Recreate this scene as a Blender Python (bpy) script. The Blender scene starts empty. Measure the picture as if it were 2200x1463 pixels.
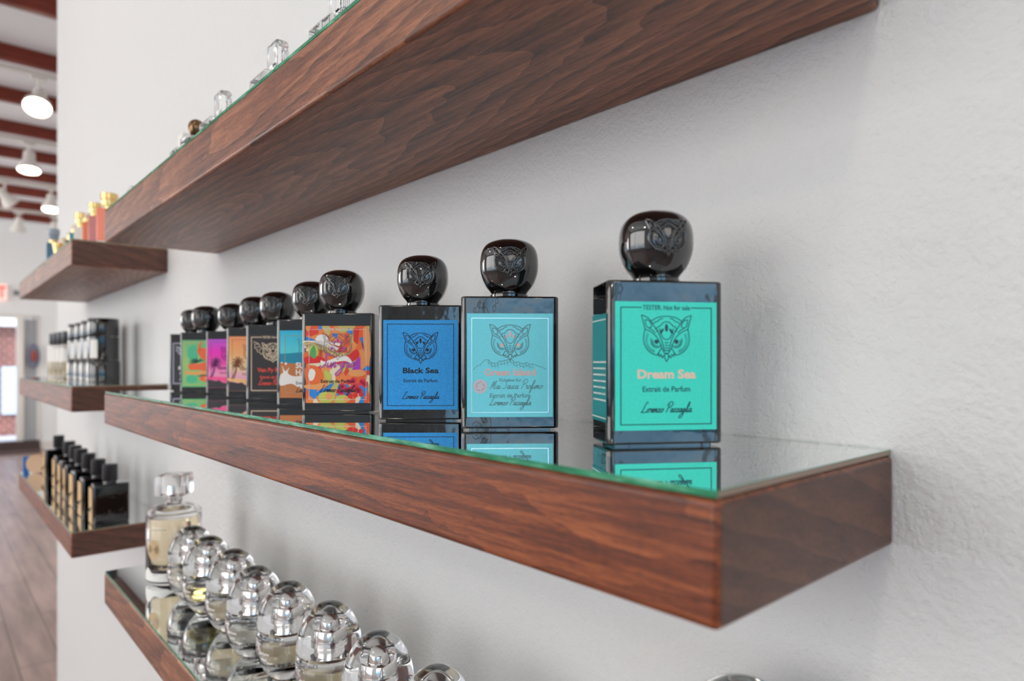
import bpy, bmesh, math, random
from mathutils import Vector, Matrix
random.seed(7)
PI = math.pi
SC = bpy.context.scene
COL = SC.collection

# ------------------------------------------------------------------ camera
YAW = math.radians(41.6)                      # the shelves run along +Y, the wall is at X = 0.36
cam_d = bpy.data.cameras.new('camera'); cam = bpy.data.objects.new('camera', cam_d); COL.objects.link(cam)
cam.location = (0, 0, 0); cam.rotation_euler = (PI/2, 0, -YAW)
cam_d.sensor_width = 36; cam_d.lens = 36*1421/2200; cam_d.shift_y = 0.0211
cam_d.clip_start = 0.01; cam_d.clip_end = 200
cam_d.dof.use_dof = True; cam_d.dof.focus_distance = 0.47; cam_d.dof.aperture_fstop = 6.3
SC.camera = cam
# ------------------------------------------------------------------ colour management, world
SC.view_settings.view_transform = 'Standard'; SC.view_settings.look = 'None'
SC.view_settings.gamma = 1; SC.view_settings.use_curve_mapping = False
SC.view_settings.exposure = -0.36
W = bpy.data.worlds.new('world'); SC.world = W; W.use_nodes = True
wn = W.node_tree; wn.nodes.clear()
wo = wn.nodes.new('ShaderNodeOutputWorld'); wb = wn.nodes.new('ShaderNodeBackground')
wb.inputs[0].default_value = (0.72, 0.84, 1.0, 1); wb.inputs[1].default_value = 3.0
wn.links.new(wb.outputs[0], wo.inputs[0])
SC.cycles.max_bounces = 12; SC.cycles.transmission_bounces = 10; SC.cycles.glossy_bounces = 6
SC.cycles.diffuse_bounces = 5; SC.cycles.sample_clamp_indirect = 4.0
SC.cycles.use_denoising = True

WX = 0.36          # face of the shelf wall
SX = 0.199         # front of the shelves
FLOOR = -1.40; CEIL = 2.21

# ------------------------------------------------------------------ material helpers
def lin(c):
    c /= 255.0
    return c/12.92 if c <= 0.04045 else ((c+0.055)/1.055)**2.4
def rgb(r, g, b): return (lin(r), lin(g), lin(b), 1)
def mat(name):
    m = bpy.data.materials.new(name); m.use_nodes = True
    return m, m.node_tree, m.node_tree.nodes['Principled BSDF']
def setp(b, **k):
    for n, v in k.items():
        n = {'color': 'Base Color', 'rough': 'Roughness', 'metal': 'Metallic', 'ior': 'IOR', 'trans': 'Transmission Weight',
             'coat': 'Coat Weight', 'coatr': 'Coat Roughness', 'spec': 'Specular IOR Level', 'ecol': 'Emission Color', 'estr': 'Emission Strength', 'alpha': 'Alpha'}[n]
        b.inputs[n].default_value = v
def node(t, typ, **inp):
    n = t.nodes.new(typ)
    for k, v in inp.items(): n.inputs[k].default_value = v
    return n
def plain(name, color, rough=0.5, metal=0, **k):
    m, t, b = mat(name); setp(b, color=color, rough=rough, metal=metal, **k)
    # a faint procedural variation of the gloss keeps every surface from looking synthetic
    tc = node(t, 'ShaderNodeTexCoord'); nz = node(t, 'ShaderNodeTexNoise', Scale=60.0, Detail=3.0)
    t.links.new(tc.outputs['Object'], nz.inputs['Vector'])
    mr = node(t, 'ShaderNodeMapRange'); mr.inputs['To Min'].default_value = max(0.0, rough*0.9); mr.inputs['To Max'].default_value = min(1, rough*1.1)
    t.links.new(nz.outputs[0], mr.inputs[0]); t.links.new(mr.outputs[0], b.inputs['Roughness'])
    return m
def ramp(t, stops, interp='LINEAR'):
    r = t.nodes.new('ShaderNodeValToRGB'); r.color_ramp.interpolation = interp
    e = r.color_ramp.elements
    while len(e) > 1: e.remove(e[-1])
    e[0].position, e[0].color = stops[0]
    for p, c in stops[1:]:
        n = e.new(p); n.color = c
    return r
def bump(t, b, src, strength, dist):
    n = node(t, 'ShaderNodeBump', Strength=strength, Distance=dist)
    t.links.new(src, n.inputs['Height']); t.links.new(n.outputs[0], b.inputs['Normal']); return n

def wood(name, dark, mid, light, seed=0.0, rough=0.42, coat=0.15, ring=38.0, tilt=0.10, center=(0.075, 0.30, 0.004), kr=0.10, ks=0.60, kf=0.34, turn=(0, 0, 0)):
    """solid walnut: tilted growth rings (they give cathedral figures on wide faces), long streaks, fine fibre and pores"""
    m, t, b = mat(name); L = t.links
    tc = node(t, 'ShaderNodeTexCoord'); m0 = node(t, 'ShaderNodeMapping'); m0.inputs['Rotation'].default_value = turn; L.new(tc.outputs['Object'], m0.inputs[0])
    src = m0.outputs[0]
    def noise(sc, detail, rough_=0.55, off=0.0):
        mp = node(t, 'ShaderNodeMapping'); mp.inputs['Scale'].default_value = sc; mp.inputs['Location'].default_value = (seed+off, seed*2, off); L.new(src, mp.inputs[0])
        n = node(t, 'ShaderNodeTexNoise', Scale=1.0, Detail=detail, Roughness=rough_); L.new(mp.outputs[0], n.inputs['Vector']); return n
    nz = noise((16, 3.2, 16), 3.0)
    sub = node(t, 'ShaderNodeVectorMath'); sub.operation = 'SUBTRACT'; sub.inputs[1].default_value = (0.5, 0.5, 0.5); L.new(nz.outputs['Color'], sub.inputs[0])
    scl = node(t, 'ShaderNodeVectorMath'); scl.operation = 'SCALE'; scl.inputs['Scale'].default_value = 0.035; L.new(sub.outputs[0], scl.inputs[0])
    add = node(t, 'ShaderNodeVectorMath'); add.operation = 'ADD'; L.new(src, add.inputs[0]); L.new(scl.outputs[0], add.inputs[1])
    of = node(t, 'ShaderNodeVectorMath'); of.operation = 'SUBTRACT'; of.inputs[1].default_value = center; L.new(add.outputs[0], of.inputs[0])
    rt = node(t, 'ShaderNodeMapping'); rt.inputs['Rotation'].default_value = (tilt, 0, tilt*0.3); L.new(of.outputs[0], rt.inputs[0])
    wv = node(t, 'ShaderNodeTexWave', Scale=ring, Distortion=1.2, Detail=2.0); wv.wave_type = 'RINGS'; wv.rings_direction = 'Y'; wv.wave_profile = 'SAW'
    wv.inputs['Detail Scale'].default_value = 1.5; L.new(rt.outputs[0], wv.inputs['Vector'])
    n2 = noise((210, 7.5, 210), 4.0, 0.6, 3.0); n3 = noise((800, 46, 800), 3.0, 0.6, 7.0); n4 = noise((1500, 170, 1500), 1.5, 0.5, 11.0)
    def madd(a, k, c):
        n = node(t, 'ShaderNodeMath'); n.operation = 'MULTIPLY_ADD'; n.inputs[1].default_value = k; L.new(a, n.inputs[0])
        if isinstance(c, float): n.inputs[2].default_value = c
        else: L.new(c, n.inputs[2])
        return n.outputs[0]
    v = madd(wv.outputs['Fac'], kr, madd(n2.outputs[0], ks, madd(n3.outputs[0], kf, float(0.5*(1-kr-ks-kf)))))
    r = ramp(t, [(0.33, dark), (0.50, mid), (0.68, light)]); L.new(v, r.inputs[0])
    pr = ramp(t, [(0.33, (0.42, 0.40, 0.38, 1)), (0.43, (1, 1, 1, 1))]); L.new(n4.outputs[0], pr.inputs[0])
    mm = node(t, 'ShaderNodeMix'); mm.data_type = 'RGBA'; mm.blend_type = 'MULTIPLY'; mm.inputs['Factor'].default_value = 0.7
    L.new(r.outputs[0], mm.inputs['A']); L.new(pr.outputs[0], mm.inputs['B']); L.new(mm.outputs['Result'], b.inputs['Base Color'])
    setp(b, rough=rough, coat=coat, coatr=0.3, ior=1.48)
    bump(t, b, n4.outputs[0], 0.3, 0.0004)
    return m

def plaster(name, color, scale=340.0, strength=0.85, dist=0.0013):
    m, t, b = mat(name); setp(b, color=color, rough=0.6, spec=0.35)
    tc = node(t, 'ShaderNodeTexCoord')
    n = node(t, 'ShaderNodeTexNoise', Scale=scale, Detail=2.5, Roughness=0.5); t.links.new(tc.outputs['Object'], n.inputs['Vector'])
    n2 = node(t, 'ShaderNodeTexNoise', Scale=scale*0.22, Detail=2.0); t.links.new(tc.outputs['Object'], n2.inputs['Vector'])
    a = node(t, 'ShaderNodeMath'); a.operation = 'MULTIPLY_ADD'; a.inputs[1].default_value = 1.3
    t.links.new(n2.outputs[0], a.inputs[0]); t.links.new(n.outputs[0], a.inputs[2])
    bump(t, b, a.outputs[0], strength, dist)
    return m

def glass(name, color=(1, 1, 1, 1), rough=0.0, ior=1.45):
    m, t, b = mat(name); setp(b, color=color, rough=rough, ior=ior, trans=1.0)
    return m

def gradient(name, stops, rough=0.35, axis='Z', wobble=0.0, wscale=8, **k):
    m, t, b = mat(name); L = t.links
    tc = node(t, 'ShaderNodeTexCoord'); sp = node(t, 'ShaderNodeSeparateXYZ'); L.new(tc.outputs['Generated'], sp.inputs[0])
    nz = node(t, 'ShaderNodeTexNoise', Scale=float(wscale), Detail=3.0); L.new(tc.outputs['Generated'], nz.inputs['Vector'])
    a = node(t, 'ShaderNodeMath'); a.operation = 'MULTIPLY_ADD'; a.inputs[1].default_value = wobble
    L.new(nz.outputs[0], a.inputs[0]); L.new(sp.outputs[axis], a.inputs[2])
    s = node(t, 'ShaderNodeMath'); s.operation = 'SUBTRACT'; s.inputs[1].default_value = wobble*0.5; L.new(a.outputs[0], s.inputs[0])
    r = ramp(t, stops); L.new(s.outputs[0], r.inputs[0]); L.new(r.outputs[0], b.inputs['Base Color'])
    setp(b, rough=rough, **k); return m

M = {}
M['walnut'] = wood('walnut', rgb(42, 16, 6), rgb(116, 54, 24), rgb(170, 94, 50))
M['walnut_b'] = wood('walnut_second', rgb(62, 34, 24), rgb(128, 76, 52), rgb(180, 118, 84), seed=0.21, center=(0.06, 0.42, 0.0), kr=.15, ks=.50, tilt=.13, ring=34.0)
M['walnut_end'] = wood('walnut_end_veneer', rgb(54, 32, 24), rgb(92, 56, 42), rgb(126, 80, 60), seed=0.5, kr=.12, ks=.34, kf=.1, ring=20.0, turn=(0.9, 0, 1.2))
M['wall'] = plaster('wall_paint', rgb(222, 222, 221))
M['wallfar'] = plaster('wall_paint_far', rgb(236, 238, 238), 60)
M['ceil'] = plaster('ceiling_boards', rgb(238, 240, 242), 40)
M['beam'] = wood('stained_beam', rgb(58, 14, 5), rgb(112, 34, 10), rgb(150, 58, 20), seed=0.4, rough=0.45, coat=0.1, ring=8.0, tilt=.01)
M['white_metal'] = plain('white_metal', rgb(228, 224, 218), 0.4)
M['lens'] = plain('lamp_lens', (1, 0.93, 0.82, 1), 0.3, ecol=(1, 0.88, 0.72, 1), estr=30)
M['mirror'] = plain('mirror_silver', (0.86, 0.88, 0.87, 1), 0.012, 1)
def green_edge():
    m, t, b = mat('green_glass_edge'); L = t.links
    tc = node(t, 'ShaderNodeTexCoord'); mp = node(t, 'ShaderNodeMapping'); mp.inputs['Scale'].default_value = (1, 28, 160)
    L.new(tc.outputs['Object'], mp.inputs[0]); n = node(t, 'ShaderNodeTexNoise', Scale=1.0, Detail=4.0, Roughness=0.7); L.new(mp.outputs[0], n.inputs['Vector'])
    r = ramp(t, [(0.3, rgb(20, 92, 62)), (0.5, rgb(52, 150, 108)), (0.68, rgb(130, 205, 170))]); L.new(n.outputs[0], r.inputs[0])
    L.new(r.outputs[0], b.inputs['Base Color']); setp(b, rough=0.15, ior=1.5, trans=0.15); bump(t, b, n.outputs[0], 0.4, 0.0006); return m
M['edge'] = green_edge()
M['edge_end'] = plain('ground_glass_edge', rgb(150, 124, 108), 0.3)
def wavy_black():
    m, t, b = mat('black_glass'); setp(b, color=(0.003, 0.003, 0.0035, 1), rough=0.03, ior=1.6, coat=0.7, coatr=0.02)
    tc = node(t, 'ShaderNodeTexCoord'); n = node(t, 'ShaderNodeTexNoise', Scale=75.0, Detail=2.0); t.links.new(tc.outputs['Object'], n.inputs['Vector'])
    bump(t, b, n.outputs[0], 0.35, 0.001); return m
M['black'] = wavy_black()
M['blackcap'] = plain('black_lacquer', (0.004, 0.004, 0.0045, 1), 0.05, ior=1.6, coat=1.0, coatr=0.03)
M['blacksatin'] = plain('black_satin', rgb(28, 27, 30), 0.3)
M['ink'] = plain('black_ink', rgb(14, 22, 34), 0.4)
M['clear'] = glass('clear_glass', (1, 1, 1, 1))
M['chrome'] = plain('chrome', (0.86, 0.84, 0.82, 1), 0.1, 1)
M['gold'] = plain('pale_gold', rgb(222, 190, 128), 0.22, 1)
M['kraft'] = plain('kraft_card', rgb(216, 180, 136), 0.8)
M['white'] = plain('white_print', rgb(240, 236, 230), 0.5)
M['cream'] = plain('cream_print', rgb(222, 200, 170), 0.4)
M['red'] = plain('red_print', rgb(232, 74, 52), 0.4)

# ------------------------------------------------------------------ mesh helpers
def link(name, me, m, parent=None, loc=(0, 0, 0), rot=(0, 0, 0)):
    o = bpy.data.objects.new(name, me); COL.objects.link(o)
    for x in (m if isinstance(m, (list, tuple)) else [m]): me.materials.append(x)
    o.location = loc; o.rotation_euler = rot
    if parent: o.parent = parent
    return o
def smooth(me, ang=35):
    for p in me.polygons: p.use_smooth = True
    try: me.set_sharp_from_angle(angle=math.radians(ang))
    except Exception: pass
def flat_faces(me):
    """the six big faces of a bevelled box are shaded flat, only its rounded edges smooth"""
    for p in me.polygons:
        if max(abs(c) for c in p.normal) > .9999: p.use_smooth = False
def bm_obj(name, bm, m, parent=None, loc=(0, 0, 0), rot=(0, 0, 0), sm=True, ang=35):
    bmesh.ops.recalc_face_normals(bm, faces=bm.faces)
    me = bpy.data.meshes.new(name); bm.to_mesh(me); bm.free()
    if sm: smooth(me, ang)
    return link(name, me, m, parent, loc, rot)
def bbox(bm, x0, x1, y0, y1, z0, z1, bev=0, seg=3):
    r = bmesh.ops.create_cube(bm, size=1.0, matrix=Matrix.Translation(((x0+x1)/2, (y0+y1)/2, (z0+z1)/2)) @ Matrix.Diagonal((x1-x0, y1-y0, z1-z0, 1)))
    if bev:
        es = set(e for v in r['verts'] for e in v.link_edges)
        bmesh.ops.bevel(bm, geom=list(es), offset=bev, segments=seg, profile=0.5, affect='EDGES')
    return bm
def box(name, x0, x1, y0, y1, z0, z1, m, parent=None, bev=0, loc=(0, 0, 0), rot=(0, 0, 0), seg=3):
    o = bm_obj(name, bbox(bmesh.new(), x0, x1, y0, y1, z0, z1, bev, seg), m, parent, loc, rot)
    flat_faces(o.data); return o
def lathe_bm(bm, prof, seg=48, closed=False, cx=0, cy=0):
    rings = []
    for r, z in prof:
        if r < 1e-6: rings.append([bm.verts.new((cx, cy, z))])
        else: rings.append([bm.verts.new((cx+r*math.cos(2*PI*i/seg), cy+r*math.sin(2*PI*i/seg), z)) for i in range(seg)])
    n = len(rings)
    for k in range(n if closed else n-1):
        a, b = rings[k], rings[(k+1) % n]
        if len(a) == 1 and len(b) == 1: continue
        for i in range(seg):
            j = (i+1) % seg
            if len(a) == 1: bm.faces.new((a[0], b[i], b[j]))
            elif len(b) == 1: bm.faces.new((a[i], a[j], b[0]))
            else: bm.faces.new((a[i], a[j], b[j], b[i]))
    if not closed:
        for rg in (rings[0], rings[-1]):
            if len(rg) > 1: bm.faces.new(rg)
    return bm
def lathe(name, prof, m, parent=None, loc=(0, 0, 0), rot=(0, 0, 0), seg=48, closed=False, ang=40):
    return bm_obj(name, lathe_bm(bmesh.new(), prof, seg, closed), m, parent, loc, rot, ang=ang)
def crom(pts, n=5, closed=False):
    if len(pts) < 3: return list(pts)
    P = list(pts); out = []; N = len(P)
    for i in range(N if closed else N-1):
        g = (lambda k: P[k % N]) if closed else (lambda k: P[max(0, min(N-1, k))])
        p0, p1, p2, p3 = g(i-1), g(i), g(i+1), g(i+2)
        for s in range(n):
            t = s/n
            out.append(tuple(0.5*((2*p1[k])+(-p0[k]+p2[k])*t+(2*p0[k]-5*p1[k]+4*p2[k]-p3[k])*t*t+(-p0[k]+3*p1[k]-3*p2[k]+p3[k])*t**3) for k in range(len(p1))))
    out.append(P[0] if closed else P[-1]); return out
def ribbon(bm, pts, w, y=0.0, th=0.00006):
    """flat printed line in the x-z plane, a little raised"""
    n = len(pts)
    if n < 2: return
    L, R = [], []
    for i in range(n):
        a = pts[max(0, i-1)]; b = pts[min(n-1, i+1)]
        dx, dz = b[0]-a[0], b[1]-a[1]; l = math.hypot(dx, dz) or 1e-9
        nx, nz = -dz/l, dx/l
        ww = w*(pts[i][2] if len(pts[i]) > 2 else 1)/2
        L.append((pts[i][0]+nx*ww, pts[i][1]+nz*ww)); R.append((pts[i][0]-nx*ww, pts[i][1]-nz*ww))
    v = [[bm.verts.new((p[0], yy, p[1])) for p in S] for S in (L, R) for yy in (y-th, y)]
    for i in range(n-1):
        bm.faces.new((v[0][i], v[0][i+1], v[2][i+1], v[2][i]))
        bm.faces.new((v[1][i], v[1][i+1], v[0][i+1], v[0][i])); bm.faces.new((v[2][i], v[2][i+1], v[3][i+1], v[3][i]))
def poly(bm, pts, y=0.0, th=0.00006):
    f = [bm.verts.new((p[0], y-th, p[1])) for p in pts]; b = [bm.verts.new((p[0], y, p[1])) for p in pts]
    bm.faces.new(f); n = len(pts)
    for i in range(n): bm.faces.new((f[i], f[(i+1) % n], b[(i+1) % n], b[i]))
def disc(bm, cx, cz, r, y=0.0, rz=None, seg=20, ang=0):
    rz = rz or r; ca, sa = math.cos(ang), math.sin(ang); P = []
    for i in range(seg):
        a = 2*PI*i/seg; x, z = r*math.cos(a), rz*math.sin(a); P.append((cx+x*ca-z*sa, cz+x*sa+z*ca))
    poly(bm, P, y)
def tube3(bm, pts, r, seg=6):
    """round tube through 3-D points"""
    rings = []; n = len(pts); up = Vector((0, 1, 0.01))
    for i in range(n):
        p = Vector(pts[i]); d = (Vector(pts[min(n-1, i+1)])-Vector(pts[max(0, i-1)]))
        d = d.normalized() if d.length > 1e-9 else Vector((1, 0, 0))
        a = d.cross(up).normalized(); b = d.cross(a)
        rings.append([bm.verts.new(p+(a*math.cos(2*PI*k/seg)+b*math.sin(2*PI*k/seg))*r) for k in range(seg)])
    for i in range(n-1):
        for k in range(seg): bm.faces.new((rings[i][k], rings[i][(k+1) % seg], rings[i+1][(k+1) % seg], rings[i+1][k]))
    bm.faces.new(rings[0]); bm.faces.new(rings[-1])
def text(name, s, size, m, parent, x=0, z=0, y=0, bold=0.0, align='CENTER', shear=0, width=None, mesh_only=False, space=1.0):
    cu = bpy.data.curves.new(name, 'FONT'); cu.body = s; cu.size = size; cu.align_x = align; cu.align_y = 'CENTER'
    cu.extrude = 0.00003; cu.offset = bold*size; cu.resolution_u = 3; cu.shear = shear; cu.space_character = space
    to = bpy.data.objects.new(name, cu); COL.objects.link(to)
    dg = bpy.context.evaluated_depsgraph_get(); me = bpy.data.meshes.new_from_object(to.evaluated_get(dg))
    bpy.data.objects.remove(to); bpy.data.curves.remove(cu)
    xs = [v.co.x for v in me.vertices]; k = 1.0
    if width and xs: k = width/(max(xs)-min(xs))
    for v in me.vertices:
        a, b_, c = v.co; v.co = (a*k, -c, b_)
    me.materials.clear(); me.name = name
    if mesh_only: return me
    return link(name, me, m, parent, (x, y, z))

def empty(name, loc, rz=0.0):
    o = bpy.data.objects.new(name, None); COL.objects.link(o); o.location = loc; o.rotation_euler = (0, 0, rz); o.empty_display_size = 0.02
    return o
def tag(o, label=None, cat=None, group=None, kind=None):
    if label: o['label'] = label
    if cat: o['category'] = cat
    if group: o['group'] = group
    if kind: o['kind'] = kind
    return o
def copy_tree(o, parent=None):
    c = o.copy(); COL.objects.link(c)
    if parent: c.parent = parent
    for ch in [x for x in bpy.data.objects if x.parent == o]: copy_tree(ch, c)
    return c

# ------------------------------------------------------------------ setting
def struct(o): o['kind'] = 'structure'; return o
BACK = -3.6; FAR = 13.0; LEFT = -4.6; RIGHT = 2.6
def plank_floor():
    m, t, b = mat('plank_floor'); L = t.links
    tc = node(t, 'ShaderNodeTexCoord'); mp = node(t, 'ShaderNodeMapping'); mp.inputs['Rotation'].default_value = (0, 0, PI/2)
    L.new(tc.outputs['Object'], mp.inputs[0])
    br = node(t, 'ShaderNodeTexBrick', Scale=1.0); br.inputs['Brick Width'].default_value = 1.5; br.inputs['Row Height'].default_value = 0.16
    br.inputs['Mortar Size'].default_value = 0.003; br.inputs['Color1'].default_value = rgb(178, 152, 142); br.inputs['Color2'].default_value = rgb(150, 126, 118)
    br.inputs['Mortar'].default_value = rgb(80, 62, 56); L.new(mp.outputs[0], br.inputs['Vector'])
    m2 = node(t, 'ShaderNodeMapping'); m2.inputs['Scale'].default_value = (14, 1.5, 1); L.new(tc.outputs['Object'], m2.inputs[0])
    n = node(t, 'ShaderNodeTexNoise', Scale=1.6, Detail=5.0); L.new(m2.outputs[0], n.inputs['Vector'])
    r = ramp(t, [(0.3, (0.62, 0.6, 0.6, 1)), (0.7, (1.15, 1.15, 1.15, 1))]); L.new(n.outputs[0], r.inputs[0])
    mx = node(t, 'ShaderNodeMix'); mx.data_type = 'RGBA'; mx.blend_type = 'MULTIPLY'; mx.inputs['Factor'].default_value = 1
    L.new(br.outputs[0], mx.inputs['A']); L.new(r.outputs[0], mx.inputs['B']); L.new(mx.outputs['Result'], b.inputs['Base Color'])
    setp(b, rough=0.32); return m
struct(box('floor', LEFT-.2, RIGHT+.2, BACK-.2, FAR+.3, FLOOR-.1, FLOOR, plank_floor()))
struct(box('ceiling', LEFT-.2, RIGHT+.2, BACK-.2, FAR+.3, CEIL, CEIL+.1, M['ceil']))
struct(box('wall_right', WX, WX+.16, BACK, 2.9, FLOOR, CEIL, M['wall'], bev=0.004))
struct(box('wall_passage', RIGHT, RIGHT+.15, 2.2, FAR, FLOOR, CEIL, M['wallfar']))
struct(box('wall_return', WX+.16, RIGHT, 2.74, 2.9, FLOOR, CEIL, M['wallfar']))

def pane(name, stops, strength, scale):
    m, t, b = mat(name); L = t.links
    tc = node(t, 'ShaderNodeTexCoord'); sp = node(t, 'ShaderNodeSeparateXYZ'); L.new(tc.outputs['Object'], sp.inputs[0])
    nz = node(t, 'ShaderNodeTexNoise', Scale=scale, Detail=3.0); L.new(tc.outputs['Object'], nz.inputs['Vector'])
    mr = node(t, 'ShaderNodeMapRange'); mr.inputs['From Min'].default_value = -1.2; mr.inputs['From Max'].default_value = 1.9; L.new(sp.outputs['Z'], mr.inputs[0])
    a = node(t, 'ShaderNodeMath'); a.operation = 'MULTIPLY_ADD'; a.inputs[1].default_value = 0.5; L.new(nz.outputs[0], a.inputs[0]); L.new(mr.outputs[0], a.inputs[2])
    s = node(t, 'ShaderNodeMath'); s.operation = 'SUBTRACT'; s.inputs[1].default_value = 0.25; L.new(a.outputs[0], s.inputs[0])
    r = ramp(t, stops); L.new(s.outputs[0], r.inputs[0]); L.new(r.outputs[0], b.inputs['Emission Color'])
    setp(b, color=(0.02, 0.02, 0.02, 1), rough=0.1, estr=strength); return m
M['daylight'] = pane('daylit_window', [(0.0, (0.07, 0.12, 0.17, 1)), (0.26, (0.06, 0.2, 0.32, 1)), (0.44, (0.16, 0.42, 0.68, 1)), (0.56, (0.42, 0.72, 1.0, 1)), (0.72, (.72, 0.68, .62, 1)), (1, (.72, 0.69, .64, 1))], 4.0, 1.3)
M['fill_side'] = pane('added_side_glow', [(0.0, (0.2, 0.24, 0.28, 1)), (0.3, (0.45, 0.55, 0.66, 1)), (0.5, (1, 0.975, .94, 1)), (1, (1, .975, .94, 1))], 12.0, 1.1)  # added glow, out of view, gives the shelf fronts their sheen
M['fill_wide'] = pane('added_wide_glow', [(0.0, (0.2, 0.24, 0.28, 1)), (0.3, (0.55, 0.6, 0.66, 1)), (0.5, (1, 0.975, .95, 1)), (1, (1, .975, .95, 1))], 5.2, 1.1)  # added broad glow, out of view, softens shadows on the shelf wall

def window_wall(prefix, axis, pos, a0, a1, wins, z0, z1, first):
    """a wall at x=pos or y=pos with window openings, frames and panes"""
    th = 0.2 if pos > 0 else -0.2
    bm = bmesh.new(); f = -1 if pos > 0 else 1
    def bx(u0, u1, w0, w1, d0, d1):
        lo, hi = sorted((pos+d0, pos+d1))
        if axis == 'y': bbox(bm, u0, u1, lo, hi, w0, w1)
        else: bbox(bm, lo, hi, u0, u1, w0, w1)
    edges = [a0]
    for w in wins: edges += [w[0], w[1]]
    edges.append(a1)
    for i in range(0, len(edges), 2): bx(edges[i], edges[i+1], FLOOR, CEIL, 0, th)
    for w in wins: bx(w[0], w[1], FLOOR, z0, 0, th); bx(w[0], w[1], z1, CEIL, 0, th)
    struct(bm_obj(prefix, bm, M['wallfar'], sm=False))
    for k, w in enumerate(wins):
        bm = bmesh.new(); e = 0.06
        bx(w[0], w[0]+e, z0, z1, th*.3, th*.7); bx(w[1]-e, w[1], z0, z1, th*.3, th*.7); bx(w[0], w[1], z0, z0+e, th*.3, th*.7); bx(w[0], w[1], z1-e, z1, th*.3, th*.7)
        mid = (w[0]+w[1])/2; bx(mid-.025, mid+.025, z0, z1, th*.3, th*.7)
        fr = struct(bm_obj('window_%d' % (first+k), bm, M['white_metal'], sm=False))
        bm = bmesh.new(); bx(w[0]+.01, w[1]-.01, z0+.01, z1-.01, th*.5, th*.55)
        bm_obj('pane', bm, M['daylight' if axis == 'y' else ('fill_wide' if k == 0 else 'fill_side')], fr, sm=False)
window_wall('wall_back', 'y', BACK, LEFT-.2, WX+.16, [(-4.0, -1.9), (-1.6, -0.1)], -0.5, 1.85, 1)
window_wall('wall_left', 'x', LEFT, BACK, FAR, [(-0.5, 4.6), (7.2, 9.2), (9.8, 12.0)], -0.95, 1.9, 3)  # unseen windows here are added light sources, placed to light the shelves

# far wall with the glazed exit door
bm = bmesh.new()
bbox(bm, LEFT, -0.05, FAR, FAR+.2, FLOOR, CEIL); bbox(bm, 1.38, RIGHT, FAR, FAR+.2, FLOOR, CEIL); bbox(bm, -0.05, 1.38, FAR, FAR+.2, 0.76, CEIL)
struct(bm_obj('wall_far', bm, M['wallfar'], sm=False))
bm = bmesh.new()
bbox(bm, -0.05, 0.05, FAR-.03, FAR+.12, FLOOR+.15, .76, .01); bbox(bm, 1.085, 1.175, FAR-.06, FAR+.12, FLOOR+.15, .72, .01); bbox(bm, 0.05, 1.38, FAR-.02, FAR+.12, .70, .76, .01)
bbox(bm, 1.345, 1.38, FAR-.02, FAR+.12, FLOOR+.15, .70, .01)
d1 = struct(bm_obj('door_1', bm, M['white_metal']))
box('threshold', -.05, 1.38, FAR-.05, FAR+.15, FLOOR, FLOOR+.149, plain('dark_sill', rgb(74, 58, 56), 0.7), d1, .01)
box('door_panel', 1.176, 1.344, FAR+.03, FAR+.07, FLOOR+.16, .69, plain('grey_panel', rgb(186, 190, 194), 0.5), d1)
box('door_glass', 0.05, 1.084, FAR+.04, FAR+.05, FLOOR+.16, .69, glass('door_glass', (0.95, 0.98, 1, 1)), d1)
struct(box('trim_1', -.6, 1.35, FAR-.5, FAR-.06, FLOOR, FLOOR+.02, plain('dark_mat', rgb(84, 66, 62), 0.9)))
struct(box('baseboard_far', 1.39, RIGHT, FAR-.02, FAR, FLOOR, FLOOR+.12, M['white_metal']))
# street outside the door: brick front and bright pavement
def brick():
    m, t, b = mat('street_brick'); L = t.links
    tc = node(t, 'ShaderNodeTexCoord'); br = node(t, 'ShaderNodeTexBrick', Scale=3.0); mp = node(t, 'ShaderNodeMapping'); mp.inputs['Rotation'].default_value = (PI/2, 0, 0)
    L.new(tc.outputs['Object'], mp.inputs[0]); L.new(mp.outputs[0], br.inputs['Vector'])
    br.inputs['Color1'].default_value = rgb(150, 84, 74); br.inputs['Color2'].default_value = rgb(120, 62, 54); br.inputs['Mortar'].default_value = rgb(180, 160, 150)
    L.new(br.outputs[0], b.inputs['Base Color']); setp(b, rough=0.9); return m
bf = tag(empty('brick_building', (0, 17.5, FLOOR-.15)), 'red brick building seen through the glass of the far exit door', 'building')
box('wall', -6, 6, 0, .4, 0, 2.3, brick(), bf)
box('cornice', -6, 6, -.2, .4, 2.3, 2.5, M['white'], bf)
for x in (-3.4, -1.1, 1.2): box('display_window', x, x+.9, -.05, 0, .45, 1.45, plain('street_window', rgb(205, 222, 238), 0.2), bf, .01)
tag(box('pavement', -8, 8, FAR+.3, 17.5, FLOOR-.2, FLOOR-.15, plain('pavement', rgb(205, 205, 208), 0.8)), 'pale pavement outside the far exit door', 'pavement')
sun_d = bpy.data.lights.new('sun', 'SUN'); sun_d.energy = 4; sun_d.angle = 0.01; sun = bpy.data.objects.new('sun', sun_d); COL.objects.link(sun)
sun.rotation_euler = (math.radians(42), 0, math.radians(20))

# exit sign
es = tag(empty('exit_sign', (0.775, FAR, 1.08)), 'red and white EXIT sign mounted above the far door', 'exit sign')
box('housing', -.19, .19, -.05, 0, -.13, .13, plain('sign_face', rgb(236, 214, 208), 0.4, ecol=rgb(255, 200, 190), estr=0.6), es, .008)
text('lettering', 'EXIT', .24, plain('sign_red', rgb(235, 60, 44), 0.4, ecol=rgb(255, 70, 50), estr=1.5), es, 0, 0, -.052, 0.03, width=.33)
box('emergency_lamp', .27, .34, -.06, 0, -.03, .05, plain('lamp_grey', rgb(120, 124, 128), 0.4), es, .01)
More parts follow.
